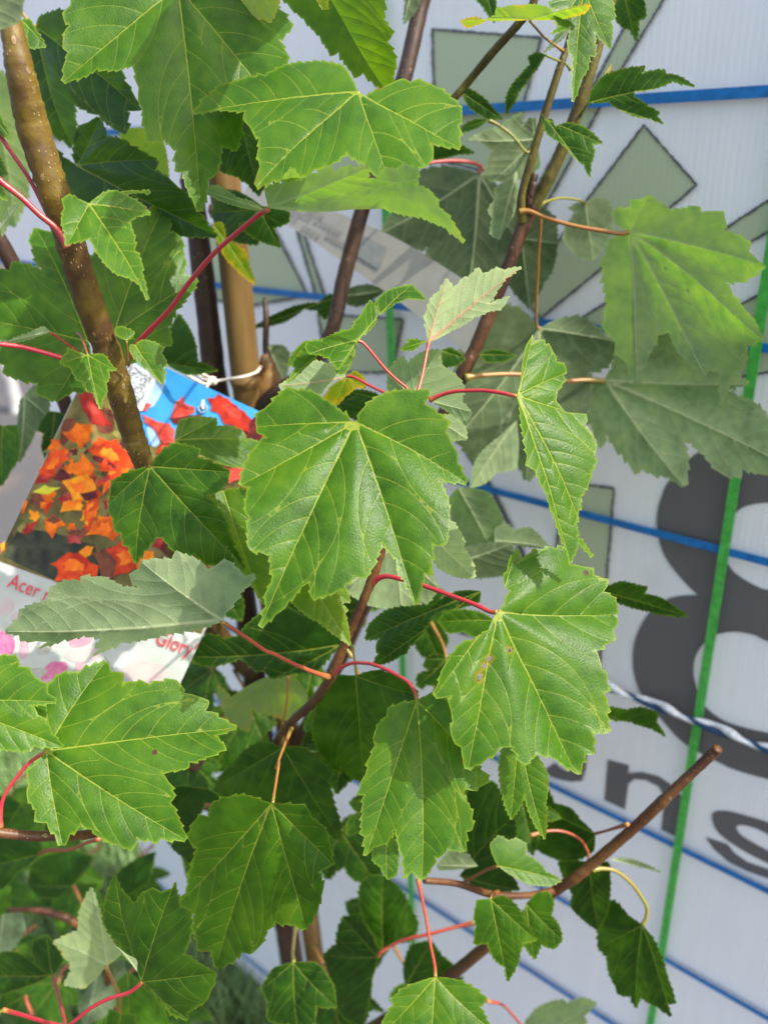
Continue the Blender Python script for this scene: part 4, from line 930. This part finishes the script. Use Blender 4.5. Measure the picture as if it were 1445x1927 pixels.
A('0: 1435,1142b 1380,1100 1290,1075 1230,1030 1180,1005 1110,1030t 1180,1080 1260,1110 1380,1140', .34, .1, .5, .5, side='u')
A('1: 20,1120b 0,1200 -90,1220 0,1300 130,1345t 100,1240 180,1210 190,1150', .40, -.3, .3, .30, dust=0)
A('0: 1160,1220b 1210,1210 1230,1300 1330,1360 1350,1440 1380,1537t 1260,1440 1200,1360', .455, -.2, -.2, .93, dust=0, spots=.2, label='yellow leaf lying over the cane')
A('1: 850,-60b 820,-40 815,135t 870,70 900,-20', .44, -.6, .2, .3, side='u')
A('1: 1250,-60b 1190,-20 1240,40 1295,120t 1310,20 1300,-40', .42, -.4, .2, .35)
A('1: 1120,500b 1160,480 1240,530 1330,640t 1250,640 1160,580', .41, -.6, .1, .32, dust=0)
A('1: 1270,652b 1200,645 1110,690t 1120,715 1220,690', .43, -.4, .1, .3, dust=0)
A('1: 940,760b 970,750 1060,760 1180,830t 1100,840 950,870', .44, -.7, .4, .38, dust=0)
A('4: 1010,520b 1060,500 1140,560t 1100,600 1020,610', .42, -.3, .1, .33, dust=0)
A('4: 1215,540b 1290,510 1420,545t 1350,580 1250,580', .44, -.3, .1, .33, dust=0)

# a second, blurred maple low on the left
lb = W(90, 1750, .95)
SHR = empty('maple_shrub', (lb.x, lb.y, 0)); tag(SHR, 'low blurred maple with blue green leaves and one pale leaf, over the grass', 'sapling')
B_ = lambda *a, **k: build_leaf(SHR, *a, **k)
bs = W(115, 1935, .62)
stem('branch', '15,1713,4,.58 60,1712,5,.58 105,1720,7,.58 150,1742,8,.585 185,1790,8,.60 220,1900,9,.64 240,2050,10,.70', BARK_R, SHR, seg=10, label='reddish twig')
stem('trunk', '240,2050,10,.70 230,2200,14,.80', BARK_D, SHR, extra=[(Vector((lb.x + .05, lb.y - .1, .3)), .010), (Vector((lb.x, lb.y, -.01)), .013)])
stem('branch', '130,1935,7,.40 180,1960,8,.45 235,2040,9,.66', BARK_R, SHR, seg=10)
B_('9: 580,1130b 460,1255 350,1230 385,1170 380,1110 350,1090 345,1050 305,985t 430,935 450,800 520,680t 560,900 620,1010 660,1070', .44, -.1, .1, .74, side='u', dust=0, puff=.001, wave=.0008, pet='9: 610,1200 650,1290 652,1360 640,1500', ze=.50, red=.4, pr=5, label='pale green leaf, underside showing')
B_('9: 290,1180b 200,1130 165,1050 175,1000 240,975t 300,1030 345,1090 320,1150', .48, -.5, .1, .30, dust=0)
B_('9: 290,1180b 170,1090 100,1050 0,1060 -100,1200t 0,1290 60,1270t 150,1240 250,1200', .50, -.3, -.1, .30, dust=0, pet='9: 310,1250 340,1370 355,1440 350,1520', ze=.44, red=.85, pr=5)
B_('9: 140,1290b 60,1260 0,1300 -20,1380t 60,1400 100,1360', .55, -.3, 0, .34, dust=0, pet='9: 150,1330 180,1400', ze=.55, red=.7)
B_('9: 660,1390b 600,1360 580,1445 620,1560t 740,1480 740,1390', .46, -.2, -.2, .45, dust=0)
B_('9: 700,1160b 640,1210 640,1350 700,1500t 920,1500 900,1380 780,1230', .55, -.1, -.2, .50, dust=0)
B_('9: 400,690b 480,600 500,540t 400,500 250,530 170,580 130,700t 200,760 330,750', .66, -.3, 0, .28, dust=0, pet='9: 430,750 450,800 460,900', ze=.64, red=.5)
B_('9: 215,520b 240,480 200,430 100,400 0,440 -120,600t 0,720 100,620 200,540', .55, -.3, -.1, .30, dust=0, pet='9: 270,500 380,498 470,460 540,438', ze=.40, red=.85, pr=5)
B_('9: 20,850b 120,840 140,930 60,1050 0,1080t -60,960', .58, -.2, -.1, .40, side='u', dust=0)
B_('9: 120,250b 60,200 -40,220 -60,340 0,440t 120,420 230,400t 240,330', .62, -.2, -.1, .40, dust=0)
B_('9: 640,760b 800,680 830,520 720,560 600,660t', .66, -.3, 0, .28, dust=0)
B_('9: 520,1200b 660,1080 700,1200 600,1380 480,1440t 430,1350', .62, -.3, 0, .36, side='u', dust=0)
B_('9: 60,700b 0,660 -80,760 0,860t 60,800', .70, -.1, -.2, .50, dust=0)
B_('3: 130,770b 110,780 95,880 120,1000 135,1120t 160,1060 200,960 250,950 270,880t 270,770 180,705', .50, -.2, .2, .30, side='u', dust=0)
B_('3: 20,930b -60,900 -100,1000 -80,1200 0,1250t 60,1170 110,1110 110,1000t 100,925', .48, -.2, -.1, .40, dust=0)
B_('3: 300,850b 270,850 200,950 240,970 215,1050 240,1140t 330,970 370,870', .47, -.6, .2, .20, dust=0)
B_('9: 20,1370b -60,1340 -160,1380 -180,1460t -60,1450', .34, 0, -.3, .4, dust=0, pet='9: 120,1395 200,1420 290,1445 370,1470', ze=.40, red=.98, pr=6)

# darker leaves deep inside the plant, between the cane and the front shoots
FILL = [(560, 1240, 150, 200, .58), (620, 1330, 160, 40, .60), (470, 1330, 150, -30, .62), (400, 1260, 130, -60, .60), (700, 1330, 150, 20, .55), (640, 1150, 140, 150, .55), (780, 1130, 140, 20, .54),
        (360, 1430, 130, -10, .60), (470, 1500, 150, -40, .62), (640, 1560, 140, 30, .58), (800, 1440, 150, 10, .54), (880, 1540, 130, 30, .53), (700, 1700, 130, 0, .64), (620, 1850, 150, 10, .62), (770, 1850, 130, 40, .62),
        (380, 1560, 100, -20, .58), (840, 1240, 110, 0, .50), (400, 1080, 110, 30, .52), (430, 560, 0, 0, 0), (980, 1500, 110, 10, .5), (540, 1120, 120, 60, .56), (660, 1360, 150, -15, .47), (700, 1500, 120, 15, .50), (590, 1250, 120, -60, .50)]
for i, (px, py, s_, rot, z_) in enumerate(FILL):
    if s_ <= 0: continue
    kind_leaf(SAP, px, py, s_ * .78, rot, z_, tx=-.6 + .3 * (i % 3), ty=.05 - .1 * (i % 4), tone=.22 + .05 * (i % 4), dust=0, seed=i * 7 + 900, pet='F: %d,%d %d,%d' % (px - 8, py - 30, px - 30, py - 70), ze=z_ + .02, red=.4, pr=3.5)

# blurred leaves of the low maple, layered over the grass
for i, (px, py, s_, rot, z_, tn) in enumerate([(60, 1590, 150, 60, .78, .42), (150, 1640, 140, -20, .85, .46), (30, 1790, 150, 30, .80, .44), (190, 1760, 120, 70, .88, .50), (110, 1850, 150, -40, .74, .40), (230, 1860, 130, 20, .82, .46),
        (20, 1500, 130, 20, .82, .48), (250, 1640, 100, 40, .92, .38), (330, 1880, 110, 10, .80, .42), (-20, 1680, 130, 80, .86, .44), (130, 1560, 110, -60, .95, .5)]):
    kind_leaf(SHR, px, py, s_ * .72, rot, z_, tx=-.2, ty=-.5 - .1 * (i % 3), tone=tn, dust=0, seed=i * 5 + 400, pet='F: %d,%d %d,%d' % (px + 10, py - 25, px + 40, py - 50), ze=z_ + .02, red=.6, pr=3)

# ------------------------------------------------------------------ plant tag with its printed picture
def card():
    zc, tx, ty = .455, -.05, -.15
    bX, bY = (383 - CX) / FPX * zc, (765 - CY) / FPX * zc
    nc = Vector((tx, ty, -1)).normalized(); nw = c2wd(nc)
    def on(px, py, off=0.0):
        u = (px - CX) / FPX; v = (py - CY) / FPX
        z = (zc - tx * bX - ty * bY) / (1 - tx * u - ty * v)
        return W(px, py, z) + nw * off
    root = empty('plant_tag', on(383, 765)); tag(root, 'glossy plant tag picturing orange autumn leaves above a pale band with red lettering', 'plant tag')
    TL, TR, BR, BL = (189, 643), (563, 811), (288, 1395), (-88, 1227)
    m, n = newmat('tag_picture_ground'); b = NB(n)
    tc = b('TexCoord').outputs['Object']; f = b.noise(tc, 60, 4, .6); g = b.noise(tc, 240, 3)
    col = b.ramp(f, [(.30, (.03, .03, .012)), (.45, (.14, .12, .03)), (.58, (.24, .20, .06)), (.75, (.34, .22, .08))])
    col = b.mix(b.math('MULTIPLY', g, .4), col, (.05, .035, .02))
    pr = b('BsdfPrincipled'); n.links.new(col, pr.inputs['Base Color']); pr.inputs['Roughness'].default_value = .3; pr.inputs['Specular IOR Level'].default_value = .18
    o = b('OutputMaterial'); n.links.new(pr.outputs[0], o.inputs[0]); MG = m
    def inks(name, c1, c2, sc=90, rough=.25):
        return simple(name, c1, rough, .18, nscale=sc, col2=c2, detail=4)
    def poly(name, pts, mat, off, parent=root):
        q = [on(p[0], p[1], off) for p in pts]
        tri = tessellate_polygon([[Vector((p[0], p[1], 0)) for p in pts]])
        fs = []
        for t in tri:
            a, b_, c = (q[i] for i in t); fs.append(tuple(t) if (b_ - a).cross(c - a).dot(nw) > 0 else tuple(t)[::-1])
        return q, fs
    # body
    q = [on(*p, 0) for p in (TL, TR, BR, BL)] + [on(*p, -.0006) for p in (TL, TR, BR, BL)]
    fs = [(0, 1, 2, 3), (7, 6, 5, 4), (0, 4, 5, 1), (1, 5, 6, 2), (2, 6, 7, 3), (3, 7, 4, 0)]
    a, b_, c = q[0], q[1], q[2]
    if (b_ - a).cross(c - a).dot(nw) < 0: fs = [f_[::-1] for f_ in fs]
    mesh_obj('card', q, fs, simple('tag_card', (.5, .5, .48), .3), root, root.location, smooth=False)
    layers = []
    def add(pts, mat, off): layers.append((pts, mat, off))
    lerp = lambda A_, B2, t: (A_[0] + (B2[0] - A_[0]) * t, A_[1] + (B2[1] - A_[1]) * t)
    sL, sR = lerp(TL, BL, .705), lerp(TR, BR, .655)
    TLi, TRi = (190, 645), (561, 812)
    add([TLi, TRi, (sR[0] - 4, sR[1]), (sL[0] + 1, sL[1])], MG, .0002)
    sky_ = inks('tag_sky_ink', (.06, .29, .62), (.025, .19, .50), 25)
    cloud = inks('tag_cloud_ink', (.36, .47, .64), (.18, .34, .60), 40)
    dark = inks('tag_dark_ink', (.025, .028, .02), (.06, .065, .035), 120)
    olive = inks('tag_olive_ink', (.26, .24, .06), (.10, .10, .025), 140)
    org = inks('tag_orange_ink', (.86, .20, .006), (.50, .06, .006), 130); red = inks('tag_red_ink', (.40, .035, .02), (.22, .014, .012), 130)
    rorg = inks('tag_scarlet_ink', (.78, .085, .010), (.40, .022, .008), 130); yel = inks('tag_yellow_ink', (.90, .38, .012), (.70, .16, .008), 130)
    pinkr = inks('tag_rose_ink', (.50, .09, .07), (.33, .03, .025), 150); mar = inks('tag_maroon_ink', (.13, .02, .02), (.05, .012, .015), 150)
    brn = inks('tag_brown_ink', (.22, .07, .03), (.10, .03, .02), 130); lime = inks('tag_lime_ink', (.62, .60, .04), (.45, .40, .03), 130)
    K = lambda s: [(p[0], p[1]) for p in P('K: ' + s)]
    E = lambda s: smooth_loop(K(s), 3)
    add(K('700,-40 830,60 1410,330 1420,470 1300,560 1180,560 1050,480 900,480 800,520 760,380 700,150'), sky_, .0003)
    add(E('800,80 880,110 900,180 840,300 800,290 770,200'), cloud, .00035); add(E('800,420 850,430 870,500 830,520'), cloud, .00035)
    add(K('110,960 300,990 520,1060 560,1260 330,1265 20,1120'), dark, .0003); add(E('900,1000 1000,1040 1130,1100 1120,1210 980,1150 870,1080'), mar, .0003)
    add(E('100,965 205,880 260,930 140,990'), olive, .0004); add(E('350,380 420,380 390,470 330,520'), brn, .0004)
    add(E('600,300 680,330 700,480 600,440'), olive, .0003); add(E('520,330 610,320 620,440 540,440'), brn, .0003)
    L = [('430,240 465,215 500,230 560,340 615,410 560,412 500,400 450,320', red), ('340,445 380,440 420,390 460,400 505,400 510,440 490,460 500,485 440,540 420,500 395,500', org),
         ('290,700 330,640 370,660 400,700 350,720', mar), ('235,630 290,530 325,545 362,522 360,600 310,640 300,680 210,690 215,650', rorg), ('190,730 205,690 300,680 260,720 220,720', red),
         ('480,540 510,500 540,465 580,490 640,478 660,520 700,550 735,640 690,640 660,665 620,620 560,580 510,570', rorg), ('340,640 390,610 435,605 450,555 490,600 520,640 510,680 460,690 420,680', org),
         ('340,710 440,680 480,672 510,700 530,750 480,830 430,805 400,825 385,770', yel), ('330,880 350,820 380,812 460,840 450,870 400,868', yel), ('180,770 250,730 280,745 340,745 270,782 230,780', lime),
         ('470,830 520,800 545,790 540,850 500,880 465,925 455,890', rorg), ('480,880 540,850 530,900 470,930', org), ('245,920 300,890 340,920 370,950 320,960 290,1025 262,985 245,965', org), ('255,925 300,892 340,925 300,945', brn),
         ('470,1005 510,960 540,890 580,905 620,890 640,960 655,1000 620,1040 580,1010 530,1000', org), ('275,1160 330,1130 380,1095 430,1100 480,1130 540,1170 530,1250 420,1260 300,1255 320,1190', rorg), ('430,1095 480,1060 515,1065 500,1110 470,1130', yel),
         ('510,1100 560,1080 610,1060 650,1150 610,1290 560,1270 545,1170', brn), ('580,1080 640,1060 665,1015 690,1080 760,1090 750,1180 700,1210 620,1230 640,1150', rorg), ('760,1100 800,1085 840,1090 850,1130 800,1160 740,1215 745,1160', yel),
         ('1130,260 1190,235 1240,260 1290,300 1330,330 1370,375 1360,450 1310,440 1270,415 1220,400 1190,340 1150,330', red), ('930,370 960,280 1000,245 1010,290 1065,310 1060,340 1000,372 990,400', pinkr), ('930,370 1000,360 1080,350 1110,360 1060,400 950,400', mar),
         ('770,330 790,275 830,295 800,330', pinkr), ('775,345 830,370 870,390 930,400 955,430 950,510 900,510 870,480 840,425 790,390', pinkr), ('850,560 880,505 940,512 910,560', red), ('1190,620 1240,640 1330,640 1310,700 1250,725 1220,690', pinkr),
         ('830,1060 870,1010 900,1040 880,1080', red), ('128,850 148,805 158,825 138,880 122,888', org), ('12,1060 32,1035 34,1080 16,1100', yel), ('570,720 610,700 600,740 560,790', org), ('225,820 275,830 250,860 228,860', org),
         ('600,640 680,660 620,700 580,690', rorg), ('440,780 530,760 540,800 470,820', mar)]
    add(K('1300,440 1420,330 1625,440 1560,560 1500,680 1320,640 1340,540'), mar, .0004); add(E('1400,380 1480,370 1580,440 1540,520 1440,480'), red, .00045)
    # smaller leaves of the printed photograph, thickest through the middle of the spray
    rr = random.Random(23); choice = [org, rorg, red, yel, mar, brn, org, rorg, olive, pinkr]
    for i in range(95):
        t_ = rr.random(); cx = 240 + 640 * t_ + rr.gauss(0, 110); cy = 520 + 560 * rr.random() + 120 * (t_ - .5)
        if cx < 330 and cy > 980: continue
        cx = max(cx, 330 - (cy - 420) * .30); sz = rr.uniform(34, 88); a = rr.uniform(0, 6.28); q = rr.uniform(.45, 1.0)
        pts = []
        for x, y, f in UNIT:
            x, y = x * q * rr.uniform(.85, 1.15), (y - .5) * rr.uniform(.9, 1.1)
            pts.append(((cx + sz * (x * math.cos(a) + y * math.sin(a))) * SC, 660 + (cy + sz * (-x * math.sin(a) + y * math.cos(a))) * SC))
        mt = choice[rr.randrange(len(choice))]
        if cy < 560 and cx > 700: mt = [red, pinkr][i % 2]
        add(pts, mt, .00042 + .0000006 * i)
    def lobed(s, k):
        p = K(s); out = []; c = np.mean(np.array(p), 0); r2 = random.Random(k)
        for i in range(len(p)):
            a, b2 = np.array(p[i]), np.array(p[(i + 1) % len(p)])
            out.append(tuple(a))
            m = (a + b2) / 2; d = np.linalg.norm(b2 - a)
            if d > 9: out.append(tuple(m + (c - m) * r2.uniform(.0, .13)))
        return out, c
    glow = inks('tag_light_orange_ink', (.90, .24, .018), (.78, .12, .010), 150); blush = inks('tag_light_red_ink', (.48, .07, .05), (.36, .03, .02), 150)
    for i, (s, mt) in enumerate(L):
        p_, c_ = lobed(s, i); add(p_, mt, .0005 + .00002 * i)
        if mt in (org, rorg, red, pinkr, yel):
            r2 = random.Random(i + 50); dx, dy = r2.uniform(-5, 5), r2.uniform(-6, 2)
            add([(c_[0] + dx + (q[0] - c_[0]) * .46, c_[1] + dy + (q[1] - c_[1]) * .42) for q in smooth_loop(p_, 2)], glow if mt in (org, rorg, yel) else blush, .00051 + .00002 * i)
    # lower band
    band = inks('tag_band_ink', (.44, .46, .43), (.34, .375, .33), 35)
    add([(sL[0] + 1, sL[1] + 2), (sR[0] - 1, sR[1] + 2), BR, BL], band, .0003)
    mg = inks('tag_magenta_ink', (.45, .06, .19), (.50, .20, .29), 120); pk = inks('tag_pink_ink', (.48, .20, .26), (.42, .32, .33), 120); gg = inks('tag_leafgrey_ink', (.27, .27, .22), (.38, .39, .34), 120); ppk = inks('tag_palepink_ink', (.44, .33, .33), (.42, .40, .36), 90)
    for i, (s, mt) in enumerate([('0,1530 50,1540 85,1580 70,1650 0,1650', mg), ('270,1700 320,1690 372,1705 350,1790 300,1860 255,1830 225,1770', mg), ('225,1800 300,1790 290,1870 250,1890', pk), ('200,1640 240,1580 310,1560 260,1650', gg), ('380,1580 440,1540 510,1555 480,1600 400,1615', pk),
                 ('640,1750 720,1700 830,1690 940,1750 860,1780 740,1800', ppk), ('110,1600 150,1560 160,1640 120,1680', pk), ('420,1690 460,1680 450,1750 410,1760', pk), ('0,1380 60,1340 80,1400 20,1450', ppk), ('60,1440 180,1400 260,1450 130,1500', ppk), ('570,1660 610,1720 660,1800 620,1820', gg), ('360,1640 560,1620 520,1680 400,1690', ppk),
                 ('700,1790 900,1790 860,1860 740,1850', ppk), ('170,1730 260,1730 240,1770 180,1780', gg)]):
        add(E(s), mt, .0004 + .00002 * i)
    # speckled print swatch at the upper edge
    m, n = newmat('tag_speckle_ink'); b = NB(n); tc = b('TexCoord').outputs['Object']
    f = b.noise(tc, 520, 4, .7); n2 = b.step(f, .42, .56)
    pr = b('BsdfPrincipled'); n.links.new(b.mix(n2, (.08, .10, .13), (.48, .50, .50)), pr.inputs['Base Color']); o = b('OutputMaterial'); n.links.new(pr.outputs[0], o.inputs[0])
    white = simple('tag_white_ink', (.52, .53, .52), .4)
    add(K('640,20 690,40 858,150 780,330 740,330 640,120'), white, .0012); add(K('650,36 690,55 835,150 768,300 740,300 650,120'), m, .0014)
    verts, faces, mats, mi = [], [], [], []
    for pts, mt, off in layers:
        q, fs = poly('', pts, mt, off); base = len(verts); verts += q
        if mt not in mats: mats.append(mt)
        faces += [tuple(base + i for i in f) for f in fs]; mi += [mats.index(mt)] * len(fs)
    mesh_obj('printed_picture', verts, faces, mats, root, root.location, smooth=False, midx=mi)
    # lettering
    cu = bpy.data.curves.new('lettering', 'FONT'); cu.body = "Acer rubrum 'October Glory'"; cu.size = 1.0; cu.extrude = 0
    tobj = bpy.data.objects.new('lettering', cu); C.objects.link(tobj)
    dg = bpy.context.evaluated_depsgraph_get(); dg.update(); me = bpy.data.meshes.new_from_object(tobj.evaluated_get(dg)); bpy.data.objects.remove(tobj)
    xs = [v.co.x for v in me.vertices]; wd = max(xs)
    p0, p1 = K('45,1282')[0], K('1050,1668')[0]
    ex = np.array(p1) - np.array(p0); L_ = np.linalg.norm(ex); ex /= L_; ey = np.array((ex[1] * .9 + .10, -ex[0]))
    k = L_ / wd
    vs = [on(p0[0] + ex[0] * v.co.x * k + ey[0] * v.co.y * k * 1.25, p0[1] + ex[1] * v.co.x * k + ey[1] * v.co.y * k * 1.25, .0014) for v in me.vertices]
    fs = [tuple(p.vertices) for p in me.polygons]
    f2 = []
    for f in fs:
        a, b_, c = vs[f[0]], vs[f[1]], vs[f[2]]; f2.append(f if (b_ - a).cross(c - a).dot(nw) > 0 else f[::-1])
    mesh_obj('lettering', vs, f2, simple('tag_red_lettering', (.55, .03, .05), .4), root, root.location, smooth=False)
    # eyelet
    e0 = on(383, 770, .0015); ring = []
    ax1 = c2wd(Vector((1, 0, tx)).normalized()); ax2 = nw.cross(ax1)
    for i in range(17):
        a = 2 * math.pi * i / 16; ring.append((e0 + (ax1 * math.cos(a) + ax2 * math.sin(a)) * .0024, .0005))
    tube('eyelet', ring, simple('eyelet_metal', (.20, .30, .42), .4), root, root.location, seg=6, n=1, cap=False)
card()

# ------------------------------------------------------------------ paper loop label on the dark branch
def loop_label():
    m = simple('label_paper', (.30, .295, .26), .6, nscale=80, namp=.06); ink = simple('label_ink', (.235, .23, .21), .6); blk = simple('label_code_ink', (.22, .235, .225), .6, nscale=200, namp=.12)  # paper base darkened to stand for the shade of leaves over it
    root = empty('paper_label', W(640, 470, .53)); tag(root, 'pale paper strip label looped slanting behind the dark branch', 'label')
    zc, ltx, lty = .525, -.75, -.10
    def pz(px, py):
        u, v = (px - CX) / FPX, (py - CY) / FPX; b0, b1 = (650 - CX) / FPX * zc, (460 - CY) / FPX * zc
        return (px, py, (zc - ltx * b0 - lty * b1) / (1 - ltx * u - lty * v))
    top = [pz(*q) for q in ((470, 338), (520, 352), (600, 385), (700, 427), (770, 462), (860, 518), (930, 565))]
    bot = [pz(*q) for q in ((455, 378), (505, 404), (580, 448), (670, 510), (735, 556), (810, 612), (880, 668))]
    verts, faces = [], []
    T = catmull(top, 6); Bm = catmull(bot, 6); nn = c2wd(Vector((0, -.1, -1)).normalized())
    nrow = 6
    def pt(i, t, off=0.0):
        a = T[i] * (1 - t) + Bm[i] * t
        return W(a[0], a[1], a[2]) + nn * off
    for i in range(len(T)):
        for j in range(nrow + 1): verts.append(pt(i, j / nrow))
    for i in range(len(T) - 1):
        for j in range(nrow): faces.append((i * (nrow + 1) + j, (i + 1) * (nrow + 1) + j, (i + 1) * (nrow + 1) + j + 1, i * (nrow + 1) + j + 1))
    mesh_obj('paper_strip', verts, faces, m, root, root.location)
    r = random.Random(4); vs, fs = [], []
    for (i0, i1, t) in ((8, 10, .72), (11, 13, .80), (9, 11.5, .48), (12.2, 15, .45), (11, 13, .28), (13.8, 16, .66)):
        i = i0 * 1.0
        while i < i1:
            wch = r.uniform(.22, .42); ii = int(i); fr = i - ii
            def q(ix, t):
                a = min(int(ix), len(T) - 2); f = ix - a; return pt(a, t, .0007).lerp(pt(a + 1, t, .0007), f)
            b0 = len(vs); vs += [q(i, t - .05), q(i + wch, t - .05), q(i + wch, t + .05), q(i, t + .05)]; fs.append((b0, b0 + 1, b0 + 2, b0 + 3)); i += wch + r.uniform(.08, .2)
    mesh_obj('print', vs, fs, ink, root, root.location, smooth=False)
    vs = []; 
    rows = [pt(i, t, .0007) for i in range(17, 22) for t in (.25, .72)]
    fs = [(2 * k, 2 * k + 2, 2 * k + 3, 2 * k + 1) for k in range(4)]
    mesh_obj('printed_block', rows, fs, blk, root, root.location, smooth=False)
loop_label()

# ------------------------------------------------------------------ grass strip beyond the shrub, a rail of the next stall
def grass():
    m = simple('grass_blade', (.10, .19, .055), .5, .3, nscale=12, col2=(.15, .24, .08))
    r = random.Random(11); V_, F_ = [], []
    c = W(60, 1750, 1.0); d = W(60, 1750, 2.0) - CAM_POS; t = CAM_POS.z / -d.z; g0 = CAM_POS + d * t
    ax = Vector((1, 0, 0))
    for i in range(30000):
        x = g0.x + r.uniform(-.75, .55); y = g0.y + r.uniform(-.55, .62)
        p = Vector((x, y, 0)); s = (p - O_W).dot(NW)
        if s < .02 and x > from_st(EDGE_S, 0).x: continue
        a = r.uniform(0, 6.28); w_ = r.uniform(.0012, .0024); h_ = r.uniform(.03, .075); l = Vector((math.cos(a), math.sin(a), 0)); k = Vector((-l.y, l.x, 0))
        b0 = len(V_); V_ += [p - k * w_, p + k * w_, p + l * h_ * .25 + k * w_ * .7 + Vector((0, 0, h_ * .6)), p + l * h_ * .25 - k * w_ * .7 + Vector((0, 0, h_ * .6)), p + l * h_ * .6 + Vector((0, 0, h_))]
        F_ += [(b0, b0 + 1, b0 + 2, b0 + 3), (b0 + 3, b0 + 2, b0 + 4)]
    tag(mesh_obj('grass', V_, F_, m, None, (g0.x, g0.y, 0), smooth=False), kind='stuff')
    tag(mesh_obj('turf', [(g0.x - .78, g0.y - .58, .004), (g0.x + .58, g0.y - .58, .004), (g0.x + .58, g0.y + .65, .004), (g0.x - .78, g0.y + .65, .004)], [(0, 1, 2, 3)], simple('turf_soil', (.035, .06, .018), .9, nscale=40), None, (g0.x, g0.y, 0)), kind='structure')
grass()

def far_post():
    d = W(33, 775, 1.0) - CAM_POS; t = CAM_POS.z / -d.z; p = CAM_POS + d * t
    v, f = tube_geo([(Vector((p.x, p.y, -.01)), .040), (Vector((p.x, p.y, .06)), .036), (Vector((p.x, p.y, .5)), .034), (Vector((p.x, p.y, .95)), .034), (Vector((p.x, p.y, .97)), .030)], seg=16, n=2)
    tag(mesh_obj('grey_post', v, f, simple('pale_post_paint', (.32, .33, .34), .5, nscale=8), None, (p.x, p.y, 0)), 'pale grey post standing far back on the asphalt at the left edge', 'post')
far_post()

# ------------------------------------------------------------------ past a hundred leaves: the ones that show least become one part
def gather_small(keep=98):
    bpy.context.view_layer.update()
    inv = cam.matrix_world.inverted()
    def size(o):
        m = inv @ o.matrix_world; n = len(o.data.vertices); co = np.empty(n * 3, np.float32); o.data.vertices.foreach_get('co', co)
        p = co.reshape(-1, 3) @ np.array(m.to_3x3()).T + np.array(m.translation); z = np.maximum(-p[:, 2], .02)
        x = np.clip(p[:, 0] / z * FPX + CX, 0, 1445); y = np.clip(-p[:, 1] / z * FPX + CY, 0, 1927)
        return (x.max() - x.min()) * (y.max() - y.min())
    leaves = [c for c in SAP.children if c.name.split('.')[0] == 'leaf']
    rank = sorted(leaves, key=lambda o: -max([size(o)] + [size(c) for c in o.children]))
    small = [o for o in rank if 'label' not in o][keep - sum('label' in o for o in rank):]
    if not small: return
    V_, F_, MI, UVs = [], [], [], []; at = {k: [] for k in ('v1', 'v2', 'edge', 'along', 'each_tone', 'each_spots', 'each_dust', 'each_pink', 'each_red')}
    for lf in small:
        for o in [lf] + list(lf.children):
            me = o.data; n = len(me.vertices); b0 = len(V_); mw = o.matrix_world
            V_ += [mw @ v.co for v in me.vertices]
            F_ += [tuple(b0 + i for i in p.vertices) for p in me.polygons]; leafy = o is lf
            MI += [0 if leafy else 1] * len(me.polygons)
            UVs += [tuple(q.uv) for q in me.uv_layers['leaf'].data] if leafy else [(0.0, 0.0)] * len(me.loops)
            for k in ('v1', 'v2', 'edge', 'along'):
                at[k] += [q.value for q in me.attributes[k].data] if k in me.attributes else [99.0 if k != 'along' else .5] * n
            for k in ('tone', 'spots', 'dust', 'pink'): at['each_' + k] += [float(lf[k])] * n
            at['each_red'] += [float(o.get('red', 0.0))] * n
    o = mesh_obj('small_leaves', V_, F_, [LEAF, PET], SAP, world_loc(SAP), midx=MI)
    me = o.data; me.uv_layers.new(name='leaf').data.foreach_set('uv', np.array(UVs, np.float32).ravel())
    for k, a in at.items(): me.attributes.new(k, 'FLOAT', 'POINT').data.foreach_set('value', np.array(a, np.float32))
    o['kind'] = 'stuff'
    for k in ('tone', 'spots', 'dust', 'pink', 'red'): o[k] = 0.0
    for lf in small:
        for c in list(lf.children): bpy.data.objects.remove(c)
        bpy.data.objects.remove(lf)
gather_small()
